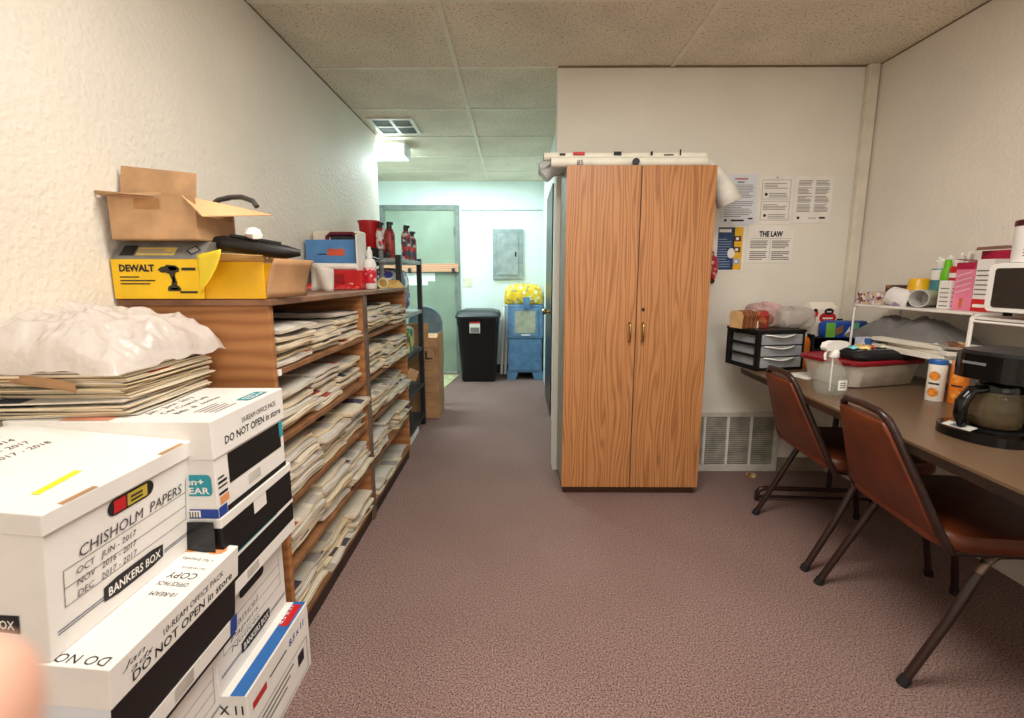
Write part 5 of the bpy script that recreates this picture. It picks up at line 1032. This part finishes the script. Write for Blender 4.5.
def can(lab, x, y, m, cap, r=.028, h=.145):
    o = thing('food_can', lab, 'can', (x, y, TZ2), .15); MB().lathe([(r*.97, 0), (r, .004), (r, h), (r*.96, h+.003)], 24).build('body', m, o, smooth=40); MB().lathe([(r*1.02, h), (r*1.02, h+.014), (r*.95, h+.018), (0, h+.018)], 24).build('lid', cap, o, smooth=40)
    for z, a in ((.035, .024), (.10, .024)):
        q = MB(); 
        def oval(u, v, z=z, a=a): t = 3.55+ (u-.5)*1.3; return (r*1.012*math.cos(t), r*1.012*math.sin(t), z+a*(v-.5)*1.5*math.sin(PI*min(1, max(0, u)))**.5)
        q.grid(oval, 12, 4); q.build('label_picture', mat('orange_food', (226, 140, 50), .5, var=.2, vs=40), o, smooth=60)
    q = MB()
    def blk(u, v): t = 3.55+(u-.5)*1.2; return (r*1.012*math.cos(t), r*1.012*math.sin(t), .066+.007*v)
    q.grid(blk, 8, 1); q.build('label_text', M['ink'], o, smooth=60)
    return o
can('white can with orange pictures and a blue lid beside the coffee maker', 1.655, 1.70, mat('can_white', (232, 226, 214), .35, var=.02), mat('blue_lid', (30, 90, 160), .35))
can('orange can half hidden between the white can and the coffee maker', 1.705, 1.66, mat('can_orange', (226, 122, 30), .35, var=.1), M['orange'])
tag(MB().prism([(0, 0), (.06, -.01), (.075, .03), (.02, .045)], 0, .012).build('food_wrapper', blotch('wrapper', [(176, 120, 60), (220, 200, 160), (120, 70, 40), (200, 150, 90)], 60)), 'small crumpled brown wrapper on the carpet below the grille', 'wrapper')
w_ = bpy.data.objects['food_wrapper']; w_.location = (1.42, 2.56, .0005)
# ================================================================ the photographer's hand, fingertip at the lens edge
def skin_mesh(chains):
    vs, es, rs, idx = [], [], [], {}
    for ch in chains:
        prev = None
        for key, p, r in ch:
            if key in idx: i = idx[key]
            else: i = len(vs); idx[key] = i; vs.append(p); rs.append(r)
            if prev is not None: es.append((prev, i))
            prev = i
    me = bpy.data.meshes.new('hand'); me.from_pydata(vs, es, []); o = bpy.data.objects.new('hand', me); C.objects.link(o)
    md = o.modifiers.new('k', 'SKIN'); md.use_smooth_shade = True
    sv = me.skin_vertices[0].data
    for i, r in enumerate(rs): sv[i].radius = (r, r); sv[i].use_root = (i == 0)
    u = o.modifiers.new('s', 'SUBSURF'); u.levels = 2; u.render_levels = 2
    return o
W0 = ('w', (-.150, -.105, 1.085), .024)
P0 = ('p', (-.128, -.060, 1.118), .026)
ch = [[('e', (-.30, -.42, .93), .038), ('f', (-.22, -.25, 1.01), .031), W0, P0]]
for n_, kn, a_, b_, t_ in (('i', (-.098, -.022, 1.150), (-.078, .006, 1.170), (-.053, .022, 1.1765), (-.0378, .0308, 1.1752)), ('m', (-.108, -.016, 1.128), (-.092, .018, 1.142), (-.074, .026, 1.140), (-.060, .020, 1.134)),
                           ('r', (-.116, -.018, 1.106), (-.104, .016, 1.116), (-.086, .022, 1.112), (-.072, .014, 1.108)), ('l', (-.122, -.028, 1.088), (-.114, .000, 1.092), (-.100, .006, 1.088), (-.088, .000, 1.084))):
    k_ = .85 if n_ == 'l' else 1
    ch.append([P0, (n_+'1', kn, .011*k_), (n_+'2', a_, .0095*k_), (n_+'3', b_, .0085*k_), (n_+'4', t_, .0072*k_)])
ch.append([W0, ('t1', (-.118, -.085, 1.128), .014), ('t2', (-.090, -.066, 1.150), .011), ('t3', (-.068, -.045, 1.160), .009)])
hand = skin_mesh(ch); hand.data.materials.append(mat('skin', (214, 164, 142), .5, var=.06)); tag(hand, "photographer's hand, blurred pink fingertip at the bottom left corner", 'hand')
# ================================================================ light and camera
def area(name, loc, sx, sy, e, col, rot=(0, 0, 0)):
    l = bpy.data.lights.new(name, 'AREA'); l.shape = 'RECTANGLE'; l.size = sx; l.size_y = sy; l.energy = e; l.color = col
    o = bpy.data.objects.new(name, l); C.objects.link(o); o.location = loc; o.rotation_euler = rot; return o
area('front_troffer_lamp', (.24, .9, CEIL-.02), 1.2, .6, 45, (1, .95, .88))
area('rear_troffer_lamp', (.7, -1.3, CEIL-.02), 1.2, .6, 46, (1, .95, .88))
area('rear_fill_lamp', (.4, -2.5, 1.5), 2.2, 1.3, 11, (.84, .92, 1), (PI/2, 0, 0))  # added cool fill from behind the camera, no window known there
area('corridor_lamp', (-1.15, 4.12, CEIL-.16), .5, .25, 22, (.82, .98, 1))
area('far_room_fill', (-.5, 4.9, CEIL-.02), 1.2, .5, 20, (.82, .98, 1))  # extra fill added to brighten the far wall, without a fixture
w = bpy.data.worlds.new('World'); bpy.context.scene.world = w; w.use_nodes = True
w.node_tree.nodes['Background'].inputs[0].default_value = (.9, .92, 1, 1); w.node_tree.nodes['Background'].inputs[1].default_value = .25
cd = bpy.data.cameras.new('camera'); cam = bpy.data.objects.new('camera', cd); C.objects.link(cam)
cd.sensor_width = 36; cd.lens = 440/1024*36; cd.shift_y = -16.3/1024; cd.clip_start = .01
cd.dof.use_dof = True; cd.dof.focus_distance = 2.2; cd.dof.aperture_fstop = 8
cam.location = (0, 0, 1.21); cam.rotation_euler = (PI/2-math.atan(64.7/440), 0, math.atan(3/440))
sc = bpy.context.scene; sc.camera = cam
sc.view_settings.view_transform = 'Standard'; sc.view_settings.look = 'None'; sc.view_settings.exposure = 0
